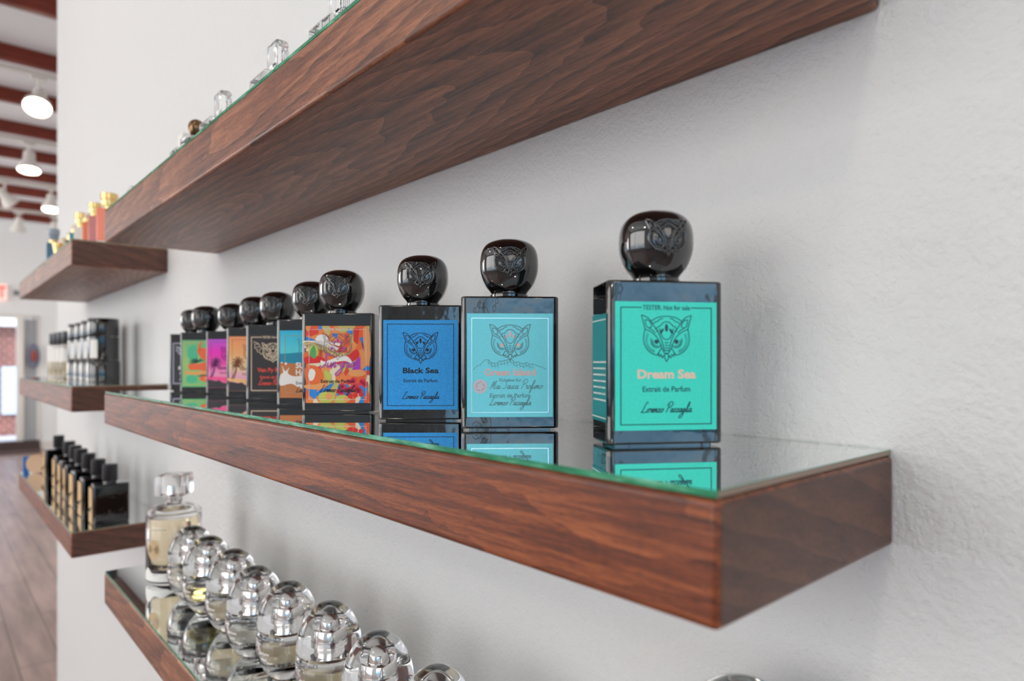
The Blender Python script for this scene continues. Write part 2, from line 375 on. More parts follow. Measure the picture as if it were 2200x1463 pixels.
# round red and blue fire bell beside the door
fe = tag(empty('wall_bell', (1.30, FAR-.03, .1)), 'oval dark bell with a red centre on the grey door panel', 'bell')
fe.scale = (.5, 1, 1.15)
lathe('housing', [(0, -.0), (.15, 0), (.17, .02), (.16, .06), (.0, .06)], plain('bell_grey', rgb(106, 114, 136), 0.4), fe, rot=(PI/2, 0, 0))
lathe('gong', [(0, .06), (.085, .062), (.075, .09), (0, .10)], plain('bell_red', rgb(150, 70, 58), 0.3), fe, rot=(PI/2, 0, 0))
box('conduit', -.012, .012, -.02, 0, .15, .55, M['lens'] if False else plain('conduit_grey', rgb(140, 144, 150), .4), fe)

# beams, rails, spot heads
names = ['nearest', 'second', 'third', 'fourth', 'fifth', 'sixth', 'seventh', 'eighth', 'ninth']
beam0 = None; yb = [5.78-.91+.91*k for k in range(9)]
for k, y in enumerate(yb):
    if k == 0:
        o = beam0 = box('ceiling_beam', -.03, .03, LEFT, RIGHT, 2.10, CEIL, M['beam'], bev=.006, rot=(0, 0, -PI/2))
        # the grain runs along local Y, so the beam is built along Y and turned
    else: o = beam0.copy(); COL.objects.link(o)
    o.location = (0, y, 0)
    tag(o, '%s reddish-brown ceiling beam from the top left corner of the photo' % names[k], 'beam', 'ceiling beams over the far room')
rail0 = None; rails = [5.87, 7.69, 9.51, 11.33]
rl = ['nearest white track rail under the ceiling beams, top left', 'second white track rail, above the single downward lamp', 'third white track rail, carrying a tilted and a downward lamp', 'farthest white track rail, carrying two unlit-looking lamps']
for k, y in enumerate(rails):
    o = rail0 = box('track_rail', LEFT+.3, RIGHT-.1, -.018, .018, 0, .035, M['white_metal'], bev=.004) if k == 0 else None
    if k: o = bpy.data.objects['track_rail'].copy(); COL.objects.link(o)
    o.location = (0, y, 2.07); tag(o, rl[k], 'track rail', 'white track rails')
hidden_rails = [(-2.9,), (-0.2,), (2.2,)]
for k, (y,) in enumerate(hidden_rails):
    o = bpy.data.objects['track_rail'].copy(); COL.objects.link(o); o.scale = (0.62, 1, 1)
    o.location = (-1.9, y, 2.07)
    tag(o, ['white track rail behind the camera, nearest the window', 'white track rail over the space in front of the shelves', 'white track rail above the left group of shelves'][k], 'track rail', 'white track rails')

def head_proto():
    r = empty('track_light', (0, 0, 0))
    box('adapter', -.05, .05, -.02, .02, -.03, 0, M['white_metal'], r, .004)
    lathe('stem', [(.012, -.10), (.012, -.02)], M['white_metal'], r, seg=16)
    h = lathe('shade', [(0, .09), (.045, .085), (.05, .0), (.088, -.06), (.095, -.10), (.088, -.10), (.08, -.062), (.03, -.02), (0, -.02)], M['white_metal'], r, seg=40)
    lathe('lens', [(0, -.085), (.084, -.088), (.084, -.092), (0, -.095)], M['lens'], h, seg=32)
    return r
SPOT_K = 0.4
def spot(loc, target, label, group, energy, size=75, col=(1, .9, .78), scale=1.0, lit=True):
    r = head_proto(); r.location = loc; r.scale = (scale,)*3
    h = [c for c in bpy.data.objects if c.parent == r and c.name.startswith('shade')][0]
    h.location = (0, 0, -.17)
    d = (Vector(target)-Vector(loc)).normalized(); h.rotation_euler = d.to_track_quat('-Z', 'Y').to_euler()
    tag(r, label, 'track light', group)
    if energy:
        l = bpy.data.lights.new('bulb', 'SPOT'); l.energy = energy*SPOT_K; l.spot_size = math.radians(size); l.spot_blend = .6; l.shadow_soft_size = .04; l.color = col
        lo = bpy.data.objects.new('bulb', l); COL.objects.link(lo); lo.parent = h; lo.location = (0, 0, -.13)
    return r
G = 'white track lights'
spot((.62, 5.87, 2.07), (0.1, 4.2, -0.6), 'large white track light with a glowing round face, nearest the top left corner', G, 60, scale=.95)
spot((.737, 7.69, 2.07), (0.6, 7.0, -1.4), 'white track light shining straight down from the second rail', G, 60)
spot((1.124, 9.51, 2.07), (1.0, 8.8, -1.4), 'white track light shining down beside the wall edge on the third rail', G, 60)
spot((.685, 9.51, 2.07), (2.4, 10.5, 0.4), 'white track light tilted sideways at the left edge of the photo', G, 40)
spot((.968, 11.33, 2.07), (0.9, 12.4, -1.4), 'farther left of two white track lights aimed away on the last rail', G, 50)
spot((1.376, 11.33, 2.07), (1.7, 12.4, -1.4), 'farther right of two white track lights aimed away on the last rail', G, 50)
T = (0.36, 0.45, -.1)
spot((-3.3, -2.9, 2.07), T, 'white track light behind the camera, at the window end of its rail', G, 45)
spot((-1.3, -2.9, 2.07), (0.36, .2, -.1), 'white track light behind the camera, nearest the shelf wall', G, 8)
spot((-3.1, -0.2, 2.07), (.36, .3, 0), 'white track light above the room centre, far from the shelf wall', G, 45)
spot((-1.0, -0.2, 2.07), (.36, .9, 0), 'white track light above the camera, near the shelf wall', G, 8)
spot((-2.4, 2.2, 2.07), (.3, .8, 0), 'white track light above the left shelves, middle of its rail', G, 14)
spot((-0.9, 2.2, 2.07), (.36, 1.9, 0), 'white track light above the left shelves, nearest the wall', G, 6)

# ------------------------------------------------------------------ shelves and mirror plates
def shelf(label, y0, y1, ztop, m):
    bm = bbox(bmesh.new(), 0, WX-SX, 0, y1-y0, -.045, 0, .0028, 4)
    bmesh.ops.recalc_face_normals(bm, faces=bm.faces)
    for f in bm.faces: f.material_index = 1 if abs(f.normal.y) > .98 else 0
    o = bm_obj('floating_shelf', bm, [m, M['walnut_end']], loc=(SX, y0, ztop)); flat_faces(o.data)
    return tag(o, label, 'shelf', 'walnut floating shelves')
def plate(label, y0, y1, ztop, end_inset=.001):
    bm = bbox(bmesh.new(), .001, WX-SX-.0005, end_inset, y1-y0-.001, 0, .0028)
    bmesh.ops.bevel(bm, geom=[e for e in bm.edges], offset=.0003, segments=1, affect='EDGES')
    bmesh.ops.recalc_face_normals(bm, faces=bm.faces)
    for f in bm.faces: f.material_index = 0 if f.normal.z > .9 else (2 if abs(f.normal.y) > .9 else 1)
    o = bm_obj('mirror_plate', bm, [M['mirror'], M['edge'], M['edge_end']], sm=False, loc=(SX, y0, ztop))
    return tag(o, label, 'glass plate', 'green-edged mirror plates on the shelves')
Z1, Z2, Z3 = .2225, -.0463, -.313
YA, YB = .12, 1.135
YC, YD = 1.432, 2.32
shelf('large walnut shelf above the row of owl bottles, its underside showing', YA+.006, YB, Z1, M['walnut_b'])
shelf('walnut shelf in the middle carrying the black owl bottles', YA, YB, Z2, M['walnut'])
shelf('walnut shelf at the bottom carrying the clear egg-shaped bottles', YA, YB, Z3, M['walnut_b'])
shelf('upper left walnut shelf carrying gold-capped bottles', YC, YD, Z1, M['walnut_b'])
shelf('middle left walnut shelf carrying the black cylinder bottles', YC, YD, Z2, M['walnut'])
shelf('lower left walnut shelf carrying the kraft-tagged flasks', YC, YD, Z3, M['walnut'])
plate('mirror plate on the large top shelf', YA+.006, YB, Z1)
plate('green-edged mirror plate reflecting the owl bottles', YA, YB, Z2)
plate('green-edged mirror plate under the egg-shaped bottles', YA, YB, Z3)
plate('mirror plate under the gold-capped bottles, upper left', YC, YD, Z1)
plate('mirror plate under the black cylinder bottles, left', YC, YD, Z2)
plate('mirror plate under the kraft-tagged flasks, lower left', YC, YD, Z3)
P1, P2, P3 = Z1+.0028, Z2+.0028, Z3+.0028

# ------------------------------------------------------------------ owl emblem, handwriting
def mir(L): return L + [[(-p[0],)+tuple(p[1:]) for p in s] for s in L]
OWL = mir([
    [(-1, .02), (-.95, .2), (-.90, .38), (-.85, .56)],
    [(-1, .02), (-.82, .08), (-.66, .2), (-.55, .36), (-.44, .52), (-.36, .66)],
    [(-.85, .2), (-.72, .22), (-.62, .34), (-.60, .46), (-.72, .50), (-.82, .40), (-.85, .2)],
    [(-.60, .25), (-.42, .13), (-.2, .075), (0, .06)],
    [(-.53, .34), (-.42, .27), (-.34, .25), (-.26, .17), (-.14, .14)],
    [(-.40, .56), (-.38, .49), (-.25, .43), (-.2, .36), (-.1, .29), (0, .27)],
    [(-.86, .56), (-.91, .85), (-.89, 1.1), (-.76, 1.34), (-.56, 1.49), (-.36, 1.55)],
    [(-.85, .56), (-.62, .66), (-.42, .82), (-.30, 1.0), (-.22, 1.2), (-.10, 1.44), (0, 1.5)],
    [(-.36, .58), (-.28, .78), (-.18, 1.02), (-.08, 1.40)],
    [(-.28, .52), (-.2, .78), (-.10, .92), (0, .95)],
    [(-.62, .9), (-.60, 1.1), (-.48, 1.24), (-.3, 1.24), (-.2, 1.14)],
    [(-.55, .96), (-.54, 1.1), (-.44, 1.19), (-.32, 1.19)],
    [(-.36, 1.55), (-.33, 1.46), (-.28, 1.6), (-.22, 1.5), (-.17, 1.65), (-.1, 1.55), (-.08, 1.62)],
    [(-.34, 1.53), (-.26, 1.36), (-.18, 1.26)],
    [(0, 1.80), (-.08, 1.62), (-.06, 1.50), (0, 1.46)],
    [(-.70, .52), (-.55, .6), (-.45, .7)],
]) + [[(-.07, y), (0, y+.03), (.07, y)] for y in (1.05, 1.15, 1.25, 1.35)]
def owl_ticks():
    out = []
    for k in range(13):
        a = math.radians(148+k*9.2)
        for s in (-1, 1):
            c = (-.42, .98); r0, r1 = .34, .43
            out.append([(s*(c[0]+r0*math.cos(a)), c[1]-r0*1.08*math.sin(a)), (s*(c[0]+r1*math.cos(a)), c[1]-r1*1.14*math.sin(a))])
    return out
WING = mir([
    [(-.9, .62), (-1.2, .35), (-1.28, .1), (-1.75, -.1), (-1.62, .25), (-1.66, .5), (-1.45, .6), (-1.4, .85), (-1.2, .85), (-1.1, 1.05), (-.92, 1.0)],
    [(-1.55, .1), (-1.35, .16)], [(-1.5, .4), (-1.28, .42)], [(-1.3, .68), (-1.1, .62)]])
def owl_flat(name, m, parent, size, x, z, w, y=0, m2=None, bat=False, n=3):
    bm = bmesh.new()
    S = [crom(s, n) if len(s) > 2 else s for s in OWL]+owl_ticks()
    for s in S: ribbon(bm, [(p[0]*size, -p[1]*size) for p in s], w*(.7 if len(s) == 2 else 1))
    if bat:
        for s in WING: ribbon(bm, [(p[0]*size, -p[1]*size) for p in s], w)
    if m2 is None: owl_fill(bm, size)
    o = bm_obj(name, bm, m, parent, (x, y, z), sm=False)
    if m2 is not None:
        bm = bmesh.new(); owl_fill(bm, size); bm_obj('emblem_accent', bm, m2, parent, (x, y, z), sm=False)
    return o
def owl_fill(bm, s):
    for sx in (-1, 1):
        disc(bm, sx*.40*s, -1.03*s, .085*s)
        disc(bm, sx*.19*s, -.63*s, .045*s, rz=.12*s, ang=sx*.6)
    disc(bm, 0, -.5*s, .06*s, rz=.15*s)

CUR = {
 'L': (1.25, [[(.95, 2.2), (.75, 2.5), (.5, 2.2), (.3, 1.0), (.1, .2), (-.15, -.05), (.1, .12), (.6, -.05), (1.1, .1), (1.3, .35)]]),
 'o': (.8, [[(.5, .9), (.15, .75), (.05, .3), (.28, 0), (.58, .25), (.6, .7), (.42, .88), (.62, .8), (.85, .8)]]),
 'r': (.6, [[(0, .6), (.15, 1), (.2, .78), (.42, .82), (.34, .3), (.42, 0), (.62, .25)]]),
 'e': (.6, [[(0, .3), (.38, .55), (.4, .88), (.16, .82), (.05, .35), (.28, 0), (.62, .28)]]),
 'n': (.78, [[(0, 0), (.1, .9), (.08, .3), (.35, .9), (.5, .75), (.45, .15), (.58, 0), (.8, .3)]]),
 'm': (1.05, [[(0, 0), (.1, .9), (.08, .3), (.3, .9), (.4, .75), (.36, .1), (.6, .9), (.72, .7), (.7, .1), (.84, 0), (1.05, .3)]]),
 'z': (.7, [[(0, .8), (.45, .85), (.1, .1), (.5, .05), (.75, .2)]]),
 'P': (1.2, [[(.2, -.1), (.5, 2.0)], [(-.1, 1.6), (.35, 2.4), (1.0, 2.5), (1.25, 1.9), (.9, 1.3), (.42, 1.15)]]),
 'a': (.8, [[(.55, .78), (.22, .88), (.0, .4), (.2, 0), (.48, .4), (.6, .88), (.5, .2), (.65, 0), (.85, .28)]]),
 'g': (.8, [[(.55, .78), (.22, .88), (0, .4), (.2, .08), (.48, .45), (.6, .88), (.45, -.7), (.1, -1.4), (-.35, -1.2), (.1, -.4), (.8, .3)]]),
 'l': (.5, [[(0, .2), (.5, 1.6), (.5, 2.5), (.3, 2.1), (.18, .4), (.32, 0), (.55, .28)]]),
 'i': (.4, [[(.05, .85), (.02, .2), (.18, 0), (.42, .28)], [(.14, 1.3), (.17, 1.42)]]),
 'S': (1.05, [[(.95, 1.9), (.7, 2.4), (.25, 2.0), (.5, 1.3), (.65, .5), (.2, 0), (-.2, .35)]]),
 'u': (.8, [[(0, .85), (0, .2), (.22, 0), (.48, .4), (.55, .88), (.5, .2), (.64, 0), (.85, .3)]]),
 'c': (.6, [[(.45, .78), (.2, .88), (.03, .4), (.25, 0), (.62, .3)]]),
 'f': (.5, [[(0, .2), (.5, 1.5), (.5, 2.3), (.32, 1.9), (.1, -1.0), (.3, -.7), (.32, .2), (.55, .5)]]),
 'M': (1.4, [[(-.1, 0), (.3, 2.1), (.35, .3), (.9, 2.2), (.85, .2), (1.05, 0), (1.4, .35)]]),
 '-': (.7, [[(.1, .5), (.5, .55)]]), ' ': (.6, [])}
def script_line(name, s, width, m, parent, x, z, w, y=0, slant=.35):
    bm = bmesh.new(); S = []; cx = 0
    for ch in s:
        adv, st = CUR[ch]
        for k in st: S.append([(cx+p[0]+p[1]*slant, p[1]) for p in (crom(k, 4) if len(k) > 2 else k)])
        cx += adv
    k = width/cx
    for st in S: ribbon(bm, [((p[0]-cx/2)*k, p[1]*k) for p in st], w)
    return bm_obj(name, bm, m, parent, (x, y, z), sm=False)

# ------------------------------------------------------------------ the owl bottle
BW, BD, BH = .0625, .030, .0855
LW, LH = .0548, .0660
CAPZ0 = BH+.0025; CAPH = .0365; CAPR = .0208
PROF = [(0, .60), (.05, .66), (.14, .80), (.26, .91), (.40, .985), (.54, 1.0), (.67, .985), (.78, .93), (.87, .82), (.93, .66), (.975, .42), (1.0, 0)]
def prof_r(t):
    for (a, ra), (b, rb) in zip(PROF, PROF[1:]):
        if t <= b:
            k = (t-a)/(b-a); k = k*k*(3-2*k) if False else k
            return ra+(rb-ra)*k
    return 0
PR = crom([(a, b) for a, b in PROF], 4)
def plan(th, p=10):
    s = 0
    for k in range(8):
        c = math.cos(th-(-PI/2+k*PI/4))
        if c > 0: s += (c/(0.93 if k % 2 == 0 else .97))**p
    return s**(-1/p)
def build_cap_mesh():
    bm = bmesh.new(); seg = 96; rings = []
    for t, r in PR:
        z = t*CAPH
        if r < 1e-3: rings.append([bm.verts.new((0, 0, CAPH))]); break
        rings.append([bm.verts.new((CAPR*r*plan(2*PI*i/seg)*math.cos(2*PI*i/seg), CAPR*r*.93*plan(2*PI*i/seg)*math.sin(2*PI*i/seg), z)) for i in range(seg)])
    bm.faces.new(rings[0])
    for a, b in zip(rings, rings[1:]):
        for i in range(seg):
            j = (i+1) % seg
            if len(b) == 1: bm.faces.new((a[i], a[j], b[0]))
            else: bm.faces.new((a[i], a[j], b[j], b[i]))
    bmesh.ops.recalc_face_normals(bm, faces=bm.faces)
    me = bpy.data.meshes.new('cap'); bm.to_mesh(me); bm.free()
    for p in me.polygons: p.use_smooth = True
    return me
def cap_depth(x, z):
    """y of the cap's front surface at (x, z)"""
    t = z/CAPH; R = None
    for (a, ra), (b, rb) in zip(PR, PR[1:]):
        if a <= t <= b: R = ra+(rb-ra)*(t-a)/max(1e-6, b-a)
    R = CAPR*(R or .5)
    lo, hi = 0.0, R*1.2
    for _ in range(24):
        y = (lo+hi)/2; yy = y/.93; th = math.atan2(-yy, x)
        if math.hypot(x, yy) < R*plan(th): lo = y
        else: hi = y
    return -lo
def build_relief():
    bm = bmesh.new(); s = .0107; zc = CAPH*.80
    for st in OWL:
        if len(st) == 2: continue
        pts = [(p[0]*s, cap_depth(p[0]*s, zc-p[1]*s)-.0001, zc-p[1]*s) for p in crom(st, 3)]
        tube3(bm, pts, .0008, 6)
    for st in owl_ticks():
        pts = [(p[0]*s, cap_depth(p[0]*s, zc-p[1]*s)-.0001, zc-p[1]*s) for p in st]; tube3(bm, pts, .0004, 5)
    me = bpy.data.meshes.new('owl_relief'); bmesh.ops.recalc_face_normals(bm, faces=bm.faces); bm.to_mesh(me); bm.free()
    for p in me.polygons: p.use_smooth = True
    return me
CAPM, RELM = build_cap_mesh(), build_relief()
def body_mesh():
    bm = bmesh.new(); bbox(bm, -BW/2, BW/2, -BD/2, BD/2, .0012, BH)
    ve = [e for e in bm.edges if abs(e.verts[0].co.z-e.verts[1].co.z) > .01]
    bmesh.ops.bevel(bm, geom=ve, offset=.0032, segments=5, profile=.5, affect='EDGES')
    he = [e for e in bm.edges if abs(e.verts[0].co.z-e.verts[1].co.z) < 1e-6 and len(e.link_faces) == 2 and e.calc_face_angle(0) > 1]
    bmesh.ops.bevel(bm, geom=he, offset=.0012, segments=3, profile=.5, affect='EDGES')
    bbox(bm, -BW/2+.005, BW/2-.005, -BD/2+.004, BD/2-.004, 0, .0014)
    bmesh.ops.recalc_face_normals(bm, faces=bm.faces)
    me = bpy.data.meshes.new('body'); bm.to_mesh(me); bm.free(); smooth(me, 40); flat_faces(me); return me
BODYM = body_mesh()
def neck_mesh():
    bm = lathe_bm(bmesh.new(), [(.0105, BH-.0005), (.0125, BH+.0005), (.0125, BH+.002), (.0115, BH+.0028), (.0115, BH+.0045)], 40)
    bmesh.ops.recalc_face_normals(bm, faces=bm.faces); me = bpy.data.meshes.new('collar'); bm.to_mesh(me); bm.free(); smooth(me); return me
NECKM = neck_mesh()
for me_, mm_ in ((CAPM, 'blackcap'), (RELM, 'blackcap'), (BODYM, 'black'), (NECKM, 'black')): me_.materials.append(M[mm_])
def lk(name, me, parent, loc=(0, 0, 0)):
    o = bpy.data.objects.new(name, me); COL.objects.link(o); o.parent = parent; o.location = loc; return o

def owl_bottle(fl, ang, label, lab_m, art, round_label=0.0):
    a = math.radians(ang); ca, sa = math.cos(a), math.sin(a)
    cx = fl[0]+ca*BW/2-sa*BD/2; cy = fl[1]+sa*BW/2+ca*BD/2
    r = tag(empty('perfume_bottle', (cx, cy, P2), a), label, 'perfume bottle', 'black perfume bottles with owl caps')
    lk('body', BODYM, r); lk('collar', NECKM, r)
    c = lk('cap', CAPM, r, (0, 0, CAPZ0)); lk('owl_relief', RELM, c)
    l = box('front_label', -LW/2, LW/2, -.0002, 0, -LH/2, LH/2, lab_m, r, loc=(0, -BD/2-.00005, .0415))
    l['label'] = label_names.get(art.__name__, 'printed front label')
    art(l); return r
label_names = {}
Y0 = -.00026; Y1 = -.00034; Y2 = -.00042
def border(l, m, inset=.003, w=.0004, gap=None, y=Y0):
    x, z = LW/2-inset, LH/2-inset; bm = bmesh.new()
    ribbon(bm, [(-x, z+w/2), (-x, -z-w/2)], w, y); ribbon(bm, [(x, z+w/2), (x, -z-w/2)], w, y); ribbon(bm, [(-x, -z), (x, -z)], w, y)
    if gap: ribbon(bm, [(-x, z), (-gap, z)], w, y); ribbon(bm, [(gap, z), (x, z)], w, y)
    else: ribbon(bm, [(-x, z), (x, z)], w, y)
    return bm_obj('border_line', bm, m, l, sm=False)
def flat(name, l, m, f, y=Y0):
    bm = bmesh.new(); f(bm); o = bm_obj(name, bm, m, l, sm=False, loc=(0, y, 0)); return o

def art_dream(l):
    ink = plain('teal_ink', rgb(16, 74, 84), 0.4); copper = plain('rose_foil', rgb(248, 205, 180), 0.35, 0.2)
    border(l, ink, gap=.0133, w=.0005); text('tester_text', 'TESTER: Not for sale', .0034, ink, l, 0, LH/2-.0031, Y0, .012, width=.0255)
    owl_flat('owl_emblem', ink, l, .0135, 0, LH/2-.0066, .00042, Y0)
    text('product_name', 'Dream Sea', .0062, copper, l, 0, -.0044, Y0, .035, width=.0315)
    text('extrait_text', 'Extrait de Parfum', .0040, ink, l, 0, -.0120, Y0, .012, width=.0257)
    script_line('signature', 'Lorenzo Pazzaglia', .0270, ink, l, 0, -.0238, .00045, Y0)
def art_green(l):
    ink = plain('mint_grey_ink', rgb(96, 136, 142), 0.4); copper = plain('pink_foil', rgb(226, 178, 168), 0.35, 0.3); fo = plain('silver_foil', rgb(225, 240, 242), .2, .6)
    border(l, fo); owl_flat('owl_emblem', ink, l, .0131, 0, LH/2-.0066, .0005, Y0, copper)
    def coast(bm):
        random.seed(4); pts = []
        for i in range(46):
            u = i/45; x = -.022+.045*u
            h = .0016*math.sin(u*PI)*2+(random.random()-.5)*.0016+(.0018 if .08 < u < .22 else 0)+(.0014 if .42 < u < .52 else 0)-.002*u
            pts.append((x, .0000+h))
        pts[0] = (-.0235, -.0030); ribbon(bm, pts, .0003)
        ribbon(bm, [(p[0], p[1]-.0014-random.random()*.001) for p in pts[8:38]], .00022)
        for i in range(8, 36, 2): ribbon(bm, [pts[i], (pts[i][0]+.0005, pts[i][1]-.0025-random.random()*.001)], .0002)
    flat('coastline_drawing', l, ink, coast)
    text('product_name', 'Green Island', .0060, copper, l, 0, -.0047, Y0, .03, width=.0325)
    text('exclusive_text', 'Xclusive for', .0030, ink, l, 0, -.0095, Y0, .01, width=.0145)
    def seal(bm): disc(bm, -.0190, -.0135, .0045, seg=28)
    flat('round_seal', l, plain('seal_pink', rgb(206, 196, 204), .5), seal)
    def sealink(bm):
        for k in range(5):
            a = k*1.25; ribbon(bm, crom([(-.019+.003*math.cos(a), -.0135+.003*math.sin(a)), (-.019+.002*math.cos(a+.6), -.0135+.0028*math.sin(a+.6)), (-.019+.0031*math.cos(a+.9), -.0135+.002*math.sin(a+.9))], 3), .0003)
    flat('seal_drawing', l, ink, sealink, Y1)
    script_line('shop_signature', 'Mai Sauca Profumo', .0330, ink, l, .0040, -.0150, .0003, Y0)
    text('extrait_text', 'Extrait de Parfum', .0038, ink, l, 0, -.0194, Y0, .012, width=.0258)
    script_line('signature', 'Lorenzo Pazzaglia', .0262, ink, l, 0, -.0254, .0004, Y0)
def art_black(l):
    border(l, M['ink'], w=.00042); owl_flat('owl_emblem', M['ink'], l, .0129, 0, LH/2-.0088, .00046, Y0)
    text('product_name', 'Black Sea', .0055, M['ink'], l, 0, -.0044, Y0, .028, width=.0262)
    text('extrait_text', 'Extrait de Parfum', .0036, M['ink'], l, 0, -.0117, Y0, .01, width=.0248)
    script_line('signature', 'Lorenzo Pazzaglia', .0268, M['ink'], l, 0, -.0250, .00042, Y0)
def art_sungria(l):
    C = {k: plain('fruit_'+k, rgb(*v), .4) for k, v in dict(white=(240, 236, 228), orange=(240, 112, 52), red=(222, 40, 40), lime=(196, 200, 90), leaf=(84, 168, 96), blue=(30, 130, 214), grape=(228, 52, 84), peach=(238, 160, 96), violet=(176, 60, 190), tan=(214, 186, 110)).items()}
    def P(n, m, pts, y=Y0, sm=True): flat(n, l, C[m], lambda bm: poly(bm, crom(pts, 4, True)[:-1] if sm else pts), y)
    s = .001
    def sun(bm):
        for k in range(11):
            a = PI*1.02+k*PI/11; c = (-.0135, .020); r = .016
            poly(bm, [c, (c[0]+r*math.cos(a-.09), c[1]+r*.9*math.sin(a-.09)), (c[0]+r*math.cos(a+.09), c[1]+r*.9*math.sin(a+.09))])
        disc(bm, -.0135, .020, .0058)
    flat('sun_rays', l, C['white'], sun)
    P('sky_ray', 'blue', [(-.0274, .024), (-.018, .0205), (-.0274, .0205)], sm=False)
    P('tan_band', 'tan', [(-.0274, .0195), (-.014, .017), (0, .0105), (.014, .010), (.0, .007), (-.018, .012), (-.0274, .015)])
    P('orange_wave', 'orange', [(-.0274, .011), (-.012, .0125), (0, .006), (.012, .009), (.020, .020), (.0274, .006), (.0274, .013), (.018, .012), (.008, .003), (-.010, .004), (-.0274, .002)])
    P('red_wave', 'red', [(-.0274, .0065), (-.016, .007), (-.006, .003), (.006, .006), (.016, .013), (.018, .006), (.006, .0005), (-.012, .0015), (-.0274, .001)], Y0-.00005)
    P('red_sail', 'red', [(.0135, .031), (.0185, .031), (.017, .017), (.0135, .020)], sm=False)
    P('blue_sail', 'blue', [(.019, .023), (.022, .012), (.026, .010), (.0225, .024)], sm=False)
    P('upper_blue', 'blue', [(.0245, .026), (.0274, .026), (.0274, .030), (.0235, .029)], sm=False)
    P('lower_blue', 'blue', [(.0245, -.001), (.0274, -.002), (.0274, -.0055), (.021, -.0048)], sm=False)
    P('right_peach', 'peach', [(.022, .031), (.0274, .028), (.0274, .0), (.0245, .002), (.0225, .014)], Y0-.00002)
    P('violet_patch', 'violet', [(.0135, .0015), (.0195, .007), (.0195, -.004), (.0125, -.0055)], sm=False)
    P('white_fish', 'white', [(-.0145, .0035), (-.011, .0025), (-.005, .0045), (.003, .0075), (.009, .0065), (.0132, .0005), (.0095, .0012), (.006, .0030), (-.001, .002), (-.007, -.0005), (-.012, .0005), (-.0142, -.0022)], Y1)
    P('leaf_light', 'lime', [(-.0205, .0170), (-.0165, .0125), (-.0185, .0065), (-.0225, .0075), (-.0255, .0120)], Y1)
    P('leaf_dark', 'leaf', [(-.0205, .0165), (-.0185, .0105), (-.0195, .0050), (-.0240, .0085)], Y1-.00005)
    P('cut_fruit', 'orange', [(-.0274, -.002), (-.018, -.0015), (-.0125, -.009), (-.016, -.016), (-.0235, -.017), (-.0274, -.014)], Y1)
    P('fruit_flesh', 'white', [(-.0220, -.0035), (-.0190, -.0065), (-.0205, -.0125), (-.0235, -.0140), (-.0252, -.0095), (-.0240, -.0050)], Y1-.00005)
    P('pear_leaf', 'lime', [(-.011, -.005), (-.0055, -.0085), (-.0065, -.0145), (-.0105, -.0115)], Y1)
    P('blue_river', 'blue', [(-.0190, -.0250), (-.0105, -.0190), (-.0035, -.0160), (-.0075, -.0220), (-.0150, -.0275)], Y1)
    P('orange_band', 'peach', [(-.0274, -.0175), (-.0120, -.0165), (-.0080, -.0195), (-.0180, -.0215), (-.0274, -.0205)], Y1)
    flat('lime_fruit', l, C['lime'], lambda bm: (disc(bm, -.0095, -.0280, .0072, rz=.0048), disc(bm, .0045, -.0295, .0062, rz=.0034)), Y1-.00004)
    flat('peach_fruit', l, C['peach'], lambda bm: (disc(bm, .0165, -.0075, .0075, rz=.003), disc(bm, -.0075, -.0272, .003), disc(bm, .0075, -.0300, .0024)), Y1-.00008)
    def grapes(bm):
        random.seed(3)
        for k in range(22):
            u = k/21; disc(bm, .0015+.022*u+random.uniform(-.0012, .0012), -.0135-(.010*random.random())-(.004 if u < .3 else 0), .0023)
    flat('grape_cluster', l, C['grape'], grapes, Y1-.00003)
    flat('red_grapes', l, C['red'], lambda bm: [disc(bm, .0105+.0048*k, -.0270+.0006*k, .0021) for k in range(3)], Y2)
    fo = plain('white_foil', rgb(236, 226, 224), .3, .2); border(l, fo, w=.0003, gap=.0140, y=Y2)
    text('tester_text', 'TESTER: Not for sale', .0032, fo, l, 0, LH/2-.0031, Y2, .01, width=.0255)
    owl_flat('owl_emblem', plain('plum_foil', rgb(126, 84, 112), .4), l, .0129, 0, LH/2-.0060, .00036, Y2, C['violet'])
    script_line('product_name', 'Sun-gria', .0290, plain('purple_foil', rgb(190, 90, 170), .3), l, 0, -.0025, .0011, Y2-.00006)
    text('extrait_text', 'Extrait de Parfum', .0040, M['ink'], l, 0, -.0145, Y2-.00006, .012, width=.0285)
    script_line('signature', 'Lorenzo Pazzaglia', .0300, M['ink'], l, 0, -.0235, .0005, Y2-.00006)
